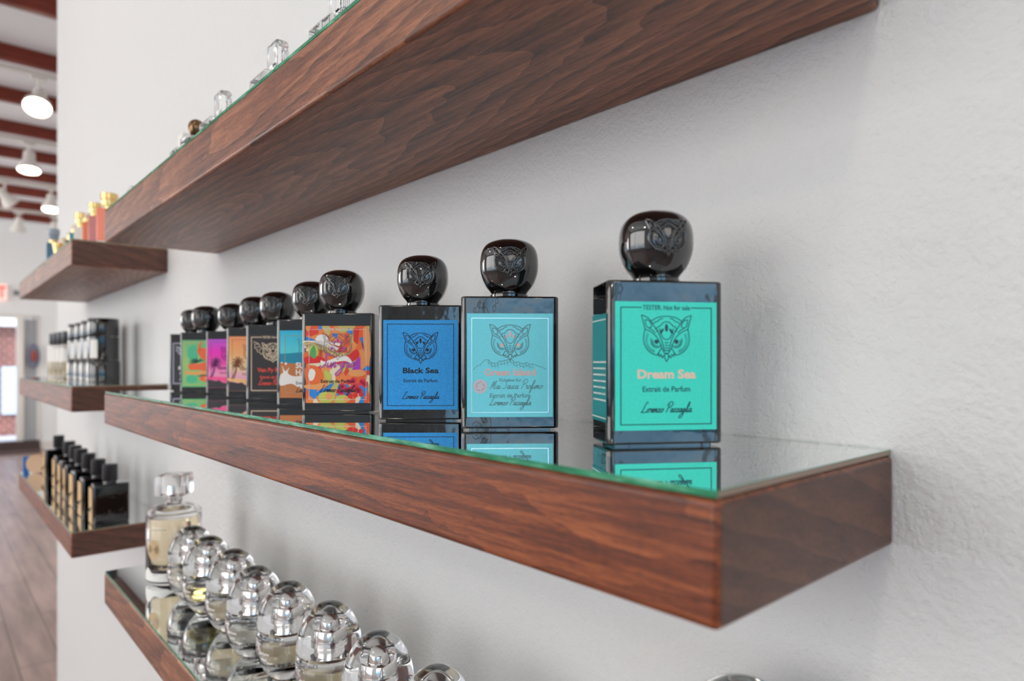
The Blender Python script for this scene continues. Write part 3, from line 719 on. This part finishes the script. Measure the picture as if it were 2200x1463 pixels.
def art_hammer(l):
    flat('sand', l, plain('sand_print', rgb(196, 120, 66), .5), lambda bm: poly(bm, [(-LW/2, -LH/2), (LW/2, -LH/2), (LW/2, .001), (.01, .002), (-.01, .0005), (-.02, .001), (-LW/2, .0015)]))
    flat('sea_band', l, plain('sea_print', rgb(22, 140, 170), .4), lambda bm: poly(bm, [(-LW/2, .001), (-.01, .0008), (LW/2, .003), (LW/2, .013), (0, .012), (-LW/2, .010)]), Y0+.00002)
    flat('milk_splash', l, plain('splash_white', rgb(240, 234, 228), .4), lambda bm: (poly(bm, crom([(-.0272, -.011), (-.024, -.008), (-.0255, -.001), (-.022, -.007), (-.018, -.003), (-.0195, -.009), (-.012, -.012), (0, -.010), (.012, -.013), (.0272, -.009), (.0272, -.020), (.012, -.021), (-.006, -.0235), (-.016, -.019), (-.0272, -.021)], 3, True)[:-1]), disc(bm, -.0215, .0005, .0012), disc(bm, -.0255, .0015, .0008)), Y1)
    fo = plain('bronze_line', rgb(176, 148, 120), .4); border(l, fo, inset=.0052, w=.0004, y=Y0-.00002)
    owl_flat('owl_emblem', plain('teal_line', rgb(70, 150, 160), .4), l, .0128, 0.003, LH/2-.008, .0004, Y1)
    text('product_name', 'SUMMER', .0078, M['white'], l, .003, -.0015, Y2, .03, width=.030); text('product_name', 'HAMMER', .0078, M['white'], l, .003, -.0082, Y2, .03, width=.030)
    text('extrait_text', 'Extrait de Parfum', .0042, M['ink'], l, .003, -.0185, Y2, .01, width=.029); script_line('signature', 'Lorenzo Pazzaglia', .029, M['ink'], l, .003, -.0275, .0005, Y2)
def art_van(l):
    border(l, M['cream'], w=.0009, gap=.0125); text('tester_text', 'TESTER: Not for sale', .0036, M['cream'], l, .0, LH/2-.0031, Y0, .02, width=.024)
    owl_flat('owl_emblem', M['cream'], l, .0125, 0, LH/2-.0090, .0007, Y0, bat=True)
    text('product_name', 'Van Py Rhum', .0062, M['red'], l, 0, -.0070, Y0, .035, width=.035)
    text('extrait_text', 'Extrait de Parfum', .0040, M['red'], l, 0, -.0150, Y0, .03, width=.029); script_line('signature', 'Lorenzo Pazzaglia', .033, M['red'], l, 0, -.0235, .0008, Y0)
def palms(bm, x, z, h, lean=.25):
    top = (x+lean*h, z+h); ribbon(bm, crom([(x-.002, z, 1.4), (x+lean*h*.3, z+h*.4, 1), (top[0], top[1], .7)], 4), .0011)
    for a in (0, 35, 75, 110, 150, 185, 215, -35):
        r = math.radians(a); L = h*.42
        ribbon(bm, crom([(top[0], top[1], 1.6), (top[0]+L*.6*math.cos(r), top[1]+L*.6*math.sin(r)+.001, 1.3), (top[0]+L*math.cos(r), top[1]+L*math.sin(r)-.0018, .1)], 4), .0012)
def beach(l, dark, ink, name):
    border(l, plain('line_print', dark, .5), inset=.004, w=.00035)
    flat('palm_trees', l, plain('palm_print', dark, .5), lambda bm: (palms(bm, -.022, -.018, .020, .28), palms(bm, -.020, -.018, .015, .15), palms(bm, .020, -.018, .018, -.2)), Y1)
    flat('sand_strip', l, plain('strip_'+name, ink, .5), lambda bm: poly(bm, crom([(-.0272, -.021), (-.0272, -.0175), (0, -.0185), (.0272, -.0165), (.0272, -.026), (.006, -.0265), (-.008, -.0240), (-.016, -.0225)], 4, True)[:-1]), Y0)
    flat('dark_rocks', l, plain('rocks_print', rgb(46, 40, 48), .5), lambda bm: poly(bm, [(-.0272, -.0328), (-.0272, -.0215), (-.021, -.0225), (-.016, -.0235), (-.012, -.0225), (-.008, -.0255), (.004, -.0275), (.015, -.0265), (.0272, -.0275), (.0272, -.0328)]), Y1+.00002)
    owl_flat('owl_emblem', plain('dusk_line', dark, .5), l, .0125, 0.002, LH/2-.0095, .00042, Y1)
    text('product_name', name, .0056, plain('dusk_text', dark, .5), l, .002, -.006, Y1, .03, width=.030)
    text('extrait_text', 'Extrait de Parfum', .0038, plain('dusk_small', dark, .5), l, .002, -.0125, Y1, .01, width=.026)
def art_magenta(l): beach(l, rgb(120, 22, 110), rgb(250, 80, 150), 'Summer Dusk')
def art_peach(l): beach(l, rgb(150, 92, 60), rgb(250, 190, 130), 'Sunset')
def art_tiki(l):
    o1 = plain('orange_print', rgb(244, 104, 56), .4); o2 = plain('peach_print', rgb(240, 164, 92), .4); g1 = plain('leaf_print', rgb(32, 104, 84), .4); g2 = plain('mint_print', rgb(72, 190, 140), .4)
    border(l, o2, inset=.0035, w=.0006)
    flat('mint_patches', l, g2, lambda bm: (disc(bm, -.012, .015, .008, rz=.011), disc(bm, .015, -.004, .007), disc(bm, -.014, -.022, .008, rz=.006)), Y0+.00002)
    flat('leaves', l, g1, lambda bm: [ribbon(bm, crom([(-.006, .002, 1.2), (-.006+.007*math.cos(a), .002+.005*math.sin(a), 1.3), (-.006+.013*math.cos(a), .002+.006*math.sin(a), .1)], 4), .0016) for a in (2.2, 2.6, 3.0, 3.4, 1.7, .4, .9)]+[ribbon(bm, crom([(.006, -.017, 1.2), (.006+.007*math.cos(a), -.017+.004*math.sin(a), 1.3), (.006+.013*math.cos(a), -.017+.004*math.sin(a), .1)], 4), .0016) for a in (0, .5, 2.7, 3.3)], Y0)
    def figure(bm):
        ribbon(bm, crom([(-.002, .018, 1.2), (-.003, .025, 1), (.001, .031, .3)], 4), .0035)
        poly(bm, crom([(-.006, .020), (.003, .022), (.020, .021), (.024, .012), (.020, .006), (.012, .003), (.002, .006), (-.004, .012)], 4, True)[:-1])
        poly(bm, crom([(-.018, -.001), (-.004, .0), (.010, .003), (.022, .001), (.024, -.010), (.010, -.012), (-.004, -.009), (-.017, -.009)], 4, True)[:-1])
        poly(bm, crom([(.0, -.018), (.010, -.018), (.016, -.023), (.004, -.026), (-.003, -.022)], 4, True)[:-1])
    flat('orange_figure', l, o1, figure, Y1)
    flat('peach_banner', l, o2, lambda bm: (poly(bm, crom([(-.022, -.0105), (-.010, -.012), (.004, -.0105), (.024, -.013), (.024, -.0165), (.006, -.0155), (-.010, -.016), (-.022, -.0145)], 4, True)[:-1]), disc(bm, .006, -.021, .0022), disc(bm, .014, -.020, .0015)), Y2)
def art_evil(l):
    g = plain('silver_print', rgb(196, 196, 214), .35); border(l, g, w=.0011, gap=.013); text('tester_text', 'TESTER: Not for sale', .0036, g, l, 0, LH/2-.0031, Y0, .03, width=.024)
    owl_flat('owl_emblem', g, l, .0118, 0, LH/2-.0085, .0011, Y0, bat=True)
    text('product_name', 'EVIL ANGEL', .0062, M['white'], l, 0, -.0070, Y0, .05, width=.034)
    text('extrait_text', 'Extrait de Parfum', .0042, g, l, 0, -.0150, Y0, .04, width=.030); text('maker_text', 'Lorenzo Pazzaglia', .0042, g, l, 0, -.0245, Y0, .04, width=.030)
label_names = {'art_dream': 'turquoise-green front label with owl emblem', 'art_green': 'pale aqua front label with owl emblem', 'art_black': 'blue front label with owl emblem', 'art_sungria': 'many-coloured fruit picture label', 'art_hammer': 'beach picture label with milk splash', 'art_van': 'dark grey label with cream bat-winged owl', 'art_magenta': 'magenta sunset label with palms', 'art_peach': 'peach sunset label with palms', 'art_tiki': 'green label with orange figure', 'art_evil': 'near-black label with silver border'}
def foil(name, c0, c1):
    m, t, b = mat(name); L = t.links; tc = node(t, 'ShaderNodeTexCoord'); n = node(t, 'ShaderNodeTexNoise', Scale=2600.0, Detail=2.0); L.new(tc.outputs['Object'], n.inputs['Vector'])
    r = ramp(t, [(0.35, c0), (0.65, c1)]); L.new(n.outputs[0], r.inputs[0]); L.new(r.outputs[0], b.inputs['Base Color']); setp(b, rough=.38, metal=.15); return m
LM = {
 'dream': foil('dream_label', rgb(58, 222, 196), rgb(72, 232, 208)), 'green': foil('aqua_label', rgb(112, 212, 224), rgb(126, 222, 232)), 'black': foil('blue_label', rgb(20, 138, 216), rgb(60, 170, 238)),
 'hammer': gradient('beach_label', [(0, rgb(196, 120, 66)), (.5, rgb(40, 180, 208)), (.7, rgb(90, 214, 226)), (1, rgb(40, 184, 224))], wobble=.15),
 'van': plain('charcoal_label', rgb(46, 38, 42), .4), 'evil': plain('ink_label', rgb(36, 34, 44), .4),
 'magenta': gradient('magenta_label', [(0, rgb(250, 110, 160)), (.3, rgb(246, 150, 190)), (.5, rgb(240, 70, 170)), (.75, rgb(244, 20, 190)), (1, rgb(190, 80, 214))]),
 'peach': gradient('peach_label', [(0, rgb(250, 180, 130)), (.25, rgb(240, 170, 200)), (.45, rgb(244, 214, 160)), (.7, rgb(248, 176, 110)), (1, rgb(250, 156, 104))]),
 'tiki': gradient('tiki_label', [(0, rgb(110, 200, 130)), (.5, rgb(150, 206, 120)), (1, rgb(110, 190, 130))], wobble=.5)}
def mosaic():
    m, t, b = mat('mosaic_label'); L = t.links; tc = node(t, 'ShaderNodeTexCoord'); mp = node(t, 'ShaderNodeMapping'); mp.inputs['Scale'].default_value = (150, 1, 110); mp.inputs['Rotation'].default_value = (0, .5, 0)
    L.new(tc.outputs['Object'], mp.inputs[0]); v = node(t, 'ShaderNodeTexVoronoi', Scale=1.0); L.new(mp.outputs[0], v.inputs['Vector'])
    sp = node(t, 'ShaderNodeSeparateColor'); L.new(v.outputs['Color'], sp.inputs[0])
    r = ramp(t, [(0, rgb(238, 96, 44)), (.2, rgb(238, 150, 84)), (.4, rgb(206, 186, 104)), (.55, rgb(228, 66, 46)), (.68, rgb(236, 222, 190)), (.78, rgb(240, 132, 70)), (.9, rgb(44, 138, 214))], 'CONSTANT'); L.new(sp.outputs[0], r.inputs[0])
    L.new(r.outputs[0], b.inputs['Base Color']); setp(b, rough=.4); return m
LM['sungria'] = mosaic()
owl_bottle((.2757-.002, 1.083), -41.6, 'black owl-capped bottle with dark silver-bordered label, farthest in the row', LM['evil'], art_evil)
owl_bottle((.2690, 1.010), -41.6, 'black owl-capped bottle with green label and orange figure', LM['tiki'], art_tiki)
owl_bottle((.2840, .945), -43, 'black owl-capped bottle with magenta palm-beach label', LM['magenta'], art_magenta)
owl_bottle((.2723, .828), -41.6, 'black owl-capped bottle with peach-orange palm sunset label', LM['peach'], art_peach)
owl_bottle((.2701, .7565), -42, 'black owl-capped bottle with black label and red name lettering', LM['van'], art_van)
owl_bottle((.2574, .638), -43, 'black owl-capped bottle with turquoise sea and milk splash label', LM['hammer'], art_hammer)
owl_bottle((.2414, .544), -41.6, 'black owl-capped bottle with many-coloured fruit picture label', LM['sungria'], art_sungria)
owl_bottle((.2496, .4297), -41, 'black owl-capped bottle with bright blue Black Sea label', LM['black'], art_black)
owl_bottle((.2549, .336), -39, 'black owl-capped bottle with pale aqua Green Island label', LM['green'], art_green)
db = owl_bottle((.2594, .219), -32.9, 'black owl-capped bottle with turquoise Dream Sea label, standing alone at the right', LM['dream'], art_dream)
sl = box('side_label', -.0125, .0135, -.0002, 0, -LH/2+.004, LH/2-.006, plain('side_teal', rgb(10, 112, 112), .3), db, loc=(-BW/2-.00005, 0, .0415), rot=(0, 0, -PI/2))
sl['label'] = 'dark teal side label with white small print'
def side_print(bm):
    random.seed(9)
    for z in (.024, -.027): ribbon(bm, [(-.012, z), (.013, z)], .00035)
    for r_ in range(7):
        x = -.010
        while x < .012:
            w = random.uniform(.001, .003); ribbon(bm, [(x, .002-r_*.0033), (x+w, .002-r_*.0033)], .0007); x += w+.0008
flat('small_print', sl, M['white'], side_print)

# ------------------------------------------------------------------ clear egg-shaped bottles
def egg_body_prof():
    return [(0, .0008), (.0100, .0), (.0135, .0006), (.0155, .003), (.0215, .010), (.0265, .020), (.0293, .031), (.0296, .040), (.0288, .048), (.0280, .0505), (.0262, .0512), (0, .0512)]
liq = {'amber': glass('amber_liquid', rgb(246, 230, 196), ior=1.33), 'pale': glass('pale_liquid', rgb(246, 243, 230), ior=1.33), 'yellow': glass('yellow_liquid', rgb(240, 224, 150), ior=1.33)}
M['white_ink'] = M['white']
def make_egg(kind):
    r = empty('egg_bottle', (0, 0, 0))
    bp = [(a, b) for a, b in egg_body_prof()]
    outer = crom(bp[2:10], 3); pts = [(0, 0), (.010, 0)]+outer+[(.012, .0520), (.012, .0490)]
    inner = [(.0125, .0485), (.0235, .0465), (.0262, .040), (.0260, .031), (.0238, .022), (.0185, .0145), (0, .0135)]
    lathe('glass_body', pts+inner, M['clear'], r, seg=56, ang=60)
    top = {'amber': .0405, 'pale': .036, 'yellow': .038}[kind]
    lathe('perfume', [(0, .0136), (.0184, .0146), (.0237, .0221), (.0259, .031), (.0261, top-.001), (.0258, top), (0, top)], liq[kind], r, seg=56, ang=60)
    dome = crom([(.0284, .0525), (.0288, .056), (.0274, .066), (.0235, .077), (.0170, .0865), (.0090, .0925), (.0, .0940)], 4)
    cav = crom([(0, .0820), (.0075, .0808), (.0102, .0760), (.0106, .066), (.0110, .0525)], 3)
    lathe('dome_cap', [(.0110, .0525)]+dome+cav[:-1], M['clear'], r, seg=64, ang=60)
    s = lathe('sprayer', [(.0, .0495), (.0088, .0495), (.0090, .0600), (.0084, .0606), (.0078, .0606), (.0076, .0685), (.0070, .0695), (.0040, .0697), (.0038, .0742), (.0034, .0748), (0, .0748)], M['chrome'], r, seg=40)
    # lettering wrapped on the side that faces the room
    me = text('lettering', 'perfume', .0042, None, None, bold=.02, width=.013, mesh_only=True)
    me2 = text('lettering', 'rose', .0036, None, None, bold=.02, width=.007, mesh_only=True)
    for mm_, z in ((me, .034), (me2, .0285)):
        for v in mm_.vertices:
            R = .0297 if z > .03 else .0292; a = v.co.x/R+math.radians(200); yy = v.co.z
            rr = R+.0001+v.co.y*-1
            v.co = (rr*math.cos(a), rr*math.sin(a), z+yy)
        o = link('lettering', mm_, M['white'], r)
    return r
EG = {k: make_egg(k) for k in ('amber', 'pale', 'yellow')}; used = set()
eggs = [(.264, .9345, 'pale'), (.2637, .8665, 'yellow'), (.2665, .7865, 'amber'), (.2619, .705, 'pale'), (.2676, .6344, 'amber'), (.273, .556, 'amber'), (.2716, .4676, 'pale'), (.272, .387, 'amber')]
el = ['clear egg-shaped bottle touching the tall square-stoppered bottle', 'clear egg-shaped bottle with yellow perfume, second from the tall bottle', 'clear egg-shaped bottle with amber perfume, third from the tall bottle', 'clear egg-shaped bottle with nearly colourless perfume, middle of the row', 'clear egg-shaped bottle with amber perfume, just in front of the colourless one', 'clear egg-shaped bottle with the widest view of amber perfume, third nearest', 'clear domed bottle cut by the bottom edge, chrome sprayer large in view', 'clear domed bottle nearest the camera, only its crown in view']
for (x, y, k), lb in zip(eggs, el):
    o = EG[k] if k not in used else copy_tree(EG[k])
    used.add(k); o.location = (x, y, P3); tag(o, lb, 'perfume bottle', 'clear egg-shaped bottles on the bottom shelf')

def tall_bottle(loc, label, ang):
    r = tag(empty('tall_bottle', loc, math.radians(ang)), label, 'perfume bottle', None)
    R = .036
    outer = crom([(R, .004), (R, .03), (R, .09), (R*.97, .098), (R*.8, .1035), (R*.4, .107), (.0105, .110)], 4)
    lathe('glass_body', [(0, 0), (R-.003, 0)]+outer+[(.0105, .1165), (.0075, .1165), (.0075, .107)]+[(R*.4, .1035), (R*.78, .0995), (R-.0035, .094), (R-.0035, .024), (R-.008, .016), (0, .014)], M['clear'], r, seg=64, ang=60)
    lathe('perfume', [(0, .0142), (R-.0082, .0162), (R-.0036, .0242), (R-.0036, .091), (0, .091)], liq['amber'], r, seg=64, ang=60)
    lathe('sprayer', [(0, .112), (.0095, .112), (.0095, .122), (.007, .1225), (.006, .134), (0, .134)], M['chrome'], r, seg=32)
    bm = bmesh.new(); bbox(bm, -.0195, .0195, -.0195, .0195, .120, .150, .003, 3)
    bm.faces.ensure_lookup_table()
    st = bm_obj('stopper', bm, M['clear'], r, ang=30)
    bm = lathe_bm(bmesh.new(), [(0, .1215), (.0098, .1215), (.0098, .139), (0, .139)], 32)
    for k in range(1): pass
    lathe('stopper_insert', [(0.0103, .1175), (.0135, .1175), (.0135, .1195), (.0103, .1195)], M['chrome'], r, closed=True, seg=32)
    bm.free()
    # printed round disc and white foot wave wrapped on the glass
    def wrap(name, shape, m):
        b2 = bmesh.new(); shape(b2)
        for v in b2.verts:
            a = v.co.x/R-PI/2; rr = R+.0002-v.co.y; z = v.co.z; v.co = (rr*math.cos(a), rr*math.sin(a), z)
        return bm_obj(name, b2, m, r)
    def moon(b2):
        n = 28; ring = [b2.verts.new((-.012+.0105*math.cos(2*PI*i/n), 0, .050+.0135*math.sin(2*PI*i/n))) for i in range(n)]; c = b2.verts.new((-.012, 0, .050))
        for i in range(n): b2.faces.new((ring[i], ring[(i+1) % n], c))
    wrap('round_print', moon, plain('moon_print', rgb(206, 178, 136), .6))
    def snow(b2):
        n = 24; prev = None
        for i in range(n+1):
            u = i/n; x = -.034+.062*u; h = .013+.010*math.exp(-((u-.22)/.16)**2)+.003*math.sin(u*14)
            a, b_ = b2.verts.new((x, 0, .006)), b2.verts.new((x, 0, h))
            if prev: b2.faces.new((prev[0], a, b_, prev[1]))
            prev = (a, b_)
    wrap('white_wave_print', snow, M['white'])
    me = text('lettering', 'eau de parfum', .0036, None, None, bold=.02, width=.026, mesh_only=True)
    for v in me.vertices:
        a = (v.co.x-.006)/R-PI/2; rr = R+.0003; v.co = (rr*math.cos(a), rr*math.sin(a), .078+v.co.z)
    link('lettering', me, M['white'], r)
    return r
tall_bottle((.2679, 1.0326, P3), 'tall clear bottle with square glass stopper at the far end of the bottom shelf', -41.6)
o = copy_tree(EG['pale']); o.location = (.303, .168, P3); o.scale = (1.62,)*3; tag(o, 'large clear domed bottle, only the crown peeking in at the bottom edge on the right', 'perfume bottle')
if 'group' in o: del o['group']

# ------------------------------------------------------------------ things on the large top shelf, mostly hidden behind its edge
def block_bottle(x, y, label):
    r = tag(empty('square_bottle', (x, y, P1)), label, 'perfume bottle', 'clear block-capped bottles on the top shelf')
    box('glass_body', -.02, .02, -.02, .02, 0, .042, M['clear'], r, .003)
    box('perfume', -.0165, .0165, -.0165, .0165, .006, .034, liq['pale'], r, .002)
    lathe('collar', [(0, .0422), (.009, .0422), (.009, .050), (0, .050)], M['chrome'], r, seg=24)
    box('block_cap', -.0065, .0065, -.0125, .0125, .0505, .0765, M['clear'], r, .0035)
    return r
block_bottle(.25, .487, 'clear block-capped bottle cut by the top edge of the photo')
block_bottle(.25, .616, 'clear block cap peeking over the top shelf, nearer one')
block_bottle(.25, .770, 'clear block cap peeking over the top shelf, farther one')
bb = tag(empty('round_capped_bottle', (.25, .866, P1)), 'small bronze ball cap peeking over the edge of the top shelf', 'perfume bottle')
lathe('body', [(0, 0), (.016, 0), (.018, .003), (.018, .045), (.012, .050), (.006, .052), (0, .052)], M['clear'], bb, seg=32)
lathe('ball_cap', crom([(0.0, .0525), (.006, .0525), (.0088, .058), (.0094, .064), (.0075, .0695), (.003, .0725), (0, .0728)], 3), plain('bronze', rgb(120, 92, 66), .12, 1), bb, seg=32)
bb2 = tag(empty('white_capped_bottle', (.25, .912, P1)), 'white slanted cap tip just behind the bronze ball cap', 'perfume bottle')
box('body', -.015, .015, -.015, .015, 0, .045, M['clear'], bb2, .002); box('cap', -.007, .007, -.010, .010, .0455, .066, M['white'], bb2, .002)
bb3 = tag(empty('crystal_bottle', (.225, 1.08, P1)), 'glinting crystal stopper tip above the far end of the top shelf', 'perfume bottle')
box('body', -.010, .010, -.010, .010, 0, .016, M['clear'], bb3, .002); lathe('stopper', [(0, .0163), (.004, .0163), (.007, .022), (.005, .028), (0, .030)], M['clear'], bb3, seg=10, ang=10)

# ------------------------------------------------------------------ upper left shelf
def colour_bottle(x, y, w, h, m, cap_m, label, cap_r=.015, cap_h=.024, base=True):
    r = tag(empty('gold_capped_bottle', (x, y, P1), math.radians(-20)), label, 'perfume bottle', 'coloured bottles on the upper left shelf')
    box('body', -w/2, w/2, -w/2, w/2, .007 if base else 0, h, m, r, .003)
    if base: box('foot', -w/2, w/2, -w/2, w/2, 0, .0068, M['white'], r, .001)
    lathe('collar', [(0, h+.0002), (.008, h+.0002), (.008, h+.007), (0, h+.007)], M['gold'], r, seg=24)
    lathe('cap', [(0, h+.0072), (cap_r*.85, h+.0072), (cap_r*.9, h+.007+cap_h*.45), (cap_r, h+.007+cap_h*.5), (cap_r, h+.006+cap_h), (cap_r*.9, h+.007+cap_h), (0, h+.007+cap_h)], cap_m, r, seg=32)
    return r
cc = lambda n, *c: plain(n, rgb(*c), .25)
colour_bottle(.268, 1.478, .038, .070, cc('salmon', 248, 138, 108), M['gold'], 'salmon-orange bottle with broad gold cap beside the large top shelf')
colour_bottle(.262, 1.585, .022, .074, cc('mauve', 200, 124, 122), M['gold'], 'mauve-pink bottle with gold cap behind the salmon one', .012, .020)
colour_bottle(.2555, 1.630, .017, .068, cc('orange_glass', 232, 120, 74), M['cream'], 'narrow bright orange bottle with cream cap, upper left shelf', .006, .010)
colour_bottle(.257, 1.712, .024, .070, cc('milk', 226, 218, 208), M['gold'], 'milky white bottle with gold cap, upper left shelf', .0125, .024)
colour_bottle(.256, 1.785, .021, .068, cc('teal', 50, 136, 156), M['cream'], 'square teal bottle with small pale cap, upper left shelf', .007, .010)
colour_bottle(.262, 1.885, .020, .066, cc('plum', 58, 36, 40), M['gold'], 'dark plum bottle behind the teal one, upper left shelf', .008, .010)
colour_bottle(.268, 2.03, .024, .070, cc('grey_white', 214, 208, 202), M['cream'], 'small off-white bottle between dark and blue bottles', .010, .016)
colour_bottle(.215, 1.714, .016, .008, cc('smoke', 96, 84, 70), M['gold'], 'short bottle with gold ball cap at the shelf edge, upper left', .0105, .016, False)
colour_bottle(.222, 1.84, .024, .048, cc('deep_blue', 42, 96, 128), cc('frost', 150, 160, 172), 'blue bottle with tall grey frosted cap near the front edge, upper left shelf', .012, .026)

# ------------------------------------------------------------------ middle left shelf: black cylinders and clear bottles
def cylinder_bottle(proto=None):
    r = empty('cylinder_bottle', (0, 0, 0))
    lathe('base', [(0, 0), (.0318, 0), (.0325, .002), (.0325, .044), (.030, .0475), (0, .0475)], M['black'], r)
    lathe('body', [(0, .0478), (.0300, .0478), (.0305, .049), (.0305, .098), (.0296, .0985), (0, .0985)], M['black'], r)
    lathe('cap', [(0, .100), (.0298, .100), (.0303, .101), (.0303, .137), (.029, .139), (0, .139)], M['black'], r)
    lb = []
    bm = bmesh.new(); n = 14
    f = [[bm.verts.new(((.0308)*math.cos(a), (.0308)*math.sin(a), z)) for a in [math.radians(205+k*2.6) for k in range(n)]] for z in (.052, .0525, .0915, .092)]
    for a, b in zip(f, f[1:]):
        for i in range(n-1): bm.faces.new((a[i], a[i+1], b[i+1], b[i]))
    bm_obj('paper_label', bm, M['white'], r)
    return r
c0 = cylinder_bottle()
cyl = [(.2950, 1.690, 'nearest the shelf end, with a blue window reflection'), (.3016, 1.816, 'second from the shelf end'), (.3044, 1.918, 'third from the shelf end'), (.3014, 2.000, 'fourth from the shelf end, next to the clear bottles')]
for k, (x, y, lb) in enumerate(cyl):
    o = c0 if k == 0 else copy_tree(c0)
    o.location = (x, y, P2); tag(o, 'black cylindrical bottle '+lb, 'perfume bottle', 'black cylindrical bottles on the middle left shelf')
def clear_cyl():
    r = empty('clear_bottle', (0, 0, 0))
    lathe('glass_body', [(0, 0), (.0215, 0), (.0225, .002), (.0225, .086), (.021, .091), (.010, .093), (0, .093)], M['clear'], r, seg=40)
    lathe('perfume', [(0, .006), (.0195, .006), (.0195, .080), (0, .080)], liq['amber'], r, seg=40)
    bm = bmesh.new(); n = 16
    f = [[bm.verts.new((.0228*math.cos(a), .0228*math.sin(a), z)) for a in [math.radians(190+k*5) for k in range(n)]] for z in (.045, .080)]
    for i in range(n-1): bm.faces.new((f[0][i], f[0][i+1], f[1][i+1], f[1][i]))
    bm_obj('paper_label', bm, M['white'], r)
    lathe('cap', [(0, .0932), (.0175, .0932), (.018, .094), (.018, .124), (.017, .125), (0, .125)], M['blacksatin'], r, seg=32)
    return r
k0 = clear_cyl()
cl = ['first clear bottle with black cap beyond the black cylinders', 'second clear bottle with black cap beyond the black cylinders', 'clear bottle with black cap, one before the last on its shelf', 'farthest clear bottle with black cap on the middle left shelf']
for k, (x, y) in enumerate([(.288, 2.095), (.286, 2.160), (.284, 2.222), (.283, 2.285)]):
    o = k0 if k == 0 else copy_tree(k0)
    o.location = (x, y, P2); tag(o, cl[k], 'perfume bottle', 'clear bottles with black caps')

# ------------------------------------------------------------------ lower left shelf: black flasks with kraft tags
def flask():
    r = empty('flask_bottle', (0, 0, 0))
    box('body', -.030, .030, -.019, .019, 0, .0760, M['black'], r, .003)
    lathe('collar', [(0, .0762), (.011, .0762), (.011, .0800), (0, .0800)], M['black'], r, seg=24)
    lathe('cap', [(0, .0802), (.0125, .0802), (.013, .081), (.013, .1105), (.012, .1115), (0, .1115)], M['blacksatin'], r, seg=32)
    t = box('kraft_tag', -.0335, -.0310, -.0165, .0165, .002, .0690, M['kraft'], r, .0008)
    bm = bmesh.new(); tube3(bm, crom([(-.0342, -.017, .034), (-.0348, -.006, .030), (-.0346, .006, .024), (-.0342, .017, .022)], 4), .0011, 6)
    tube3(bm, crom([(-.0346, -.002, .030), (-.038, -.006, .026), (-.037, -.010, .020)], 3), .0009, 6)
    bm_obj('string', bm, M['blacksatin'], t)
    return r
f0 = flask()
fl = ['black square-capped flask with kraft tag, nearest the shelf end', 'kraft-tagged black flask, second from the shelf end', 'kraft-tagged black flask, third from the shelf end', 'kraft-tagged black flask in the middle of the lower left row', 'kraft-tagged black flask, third from the far end of its row', 'kraft-tagged black flask, second from the far end of its row', 'kraft-tagged black flask, farthest and highest in the picture of its row']
for k, (x, y) in enumerate([(.270, 1.483), (.266, 1.576), (.267, 1.690), (.268, 1.790), (.269, 1.875), (.272, 1.985), (.272, 2.160)]):
    o = f0 if k == 0 else copy_tree(f0)
    o.location = (x, y, P3); o.rotation_euler = (0, 0, random.uniform(-.05, .05)); tag(o, fl[k], 'perfume bottle', 'kraft-tagged black flasks')
rb = tag(empty('round_gift_box', (.236, 2.27, P3)), 'round tan box lid standing at the far end of the lower left shelf', 'box')
lathe('lid', [(0, -.008), (.025, -.008), (.026, -.007), (.026, .007), (.025, .008), (0, .008)], plain('pale_kraft', rgb(214, 178, 146), .8), rb, loc=(0, 0, .026), rot=(PI/2, 0, -.6))
tag(box('blue_carton', -.007, .007, -.007, .007, 0, .046, plain('blue_card', rgb(44, 120, 200), .5), loc=(.212, 2.292, P3), bev=.002), 'small bright blue carton behind the round tan box lid', 'box')
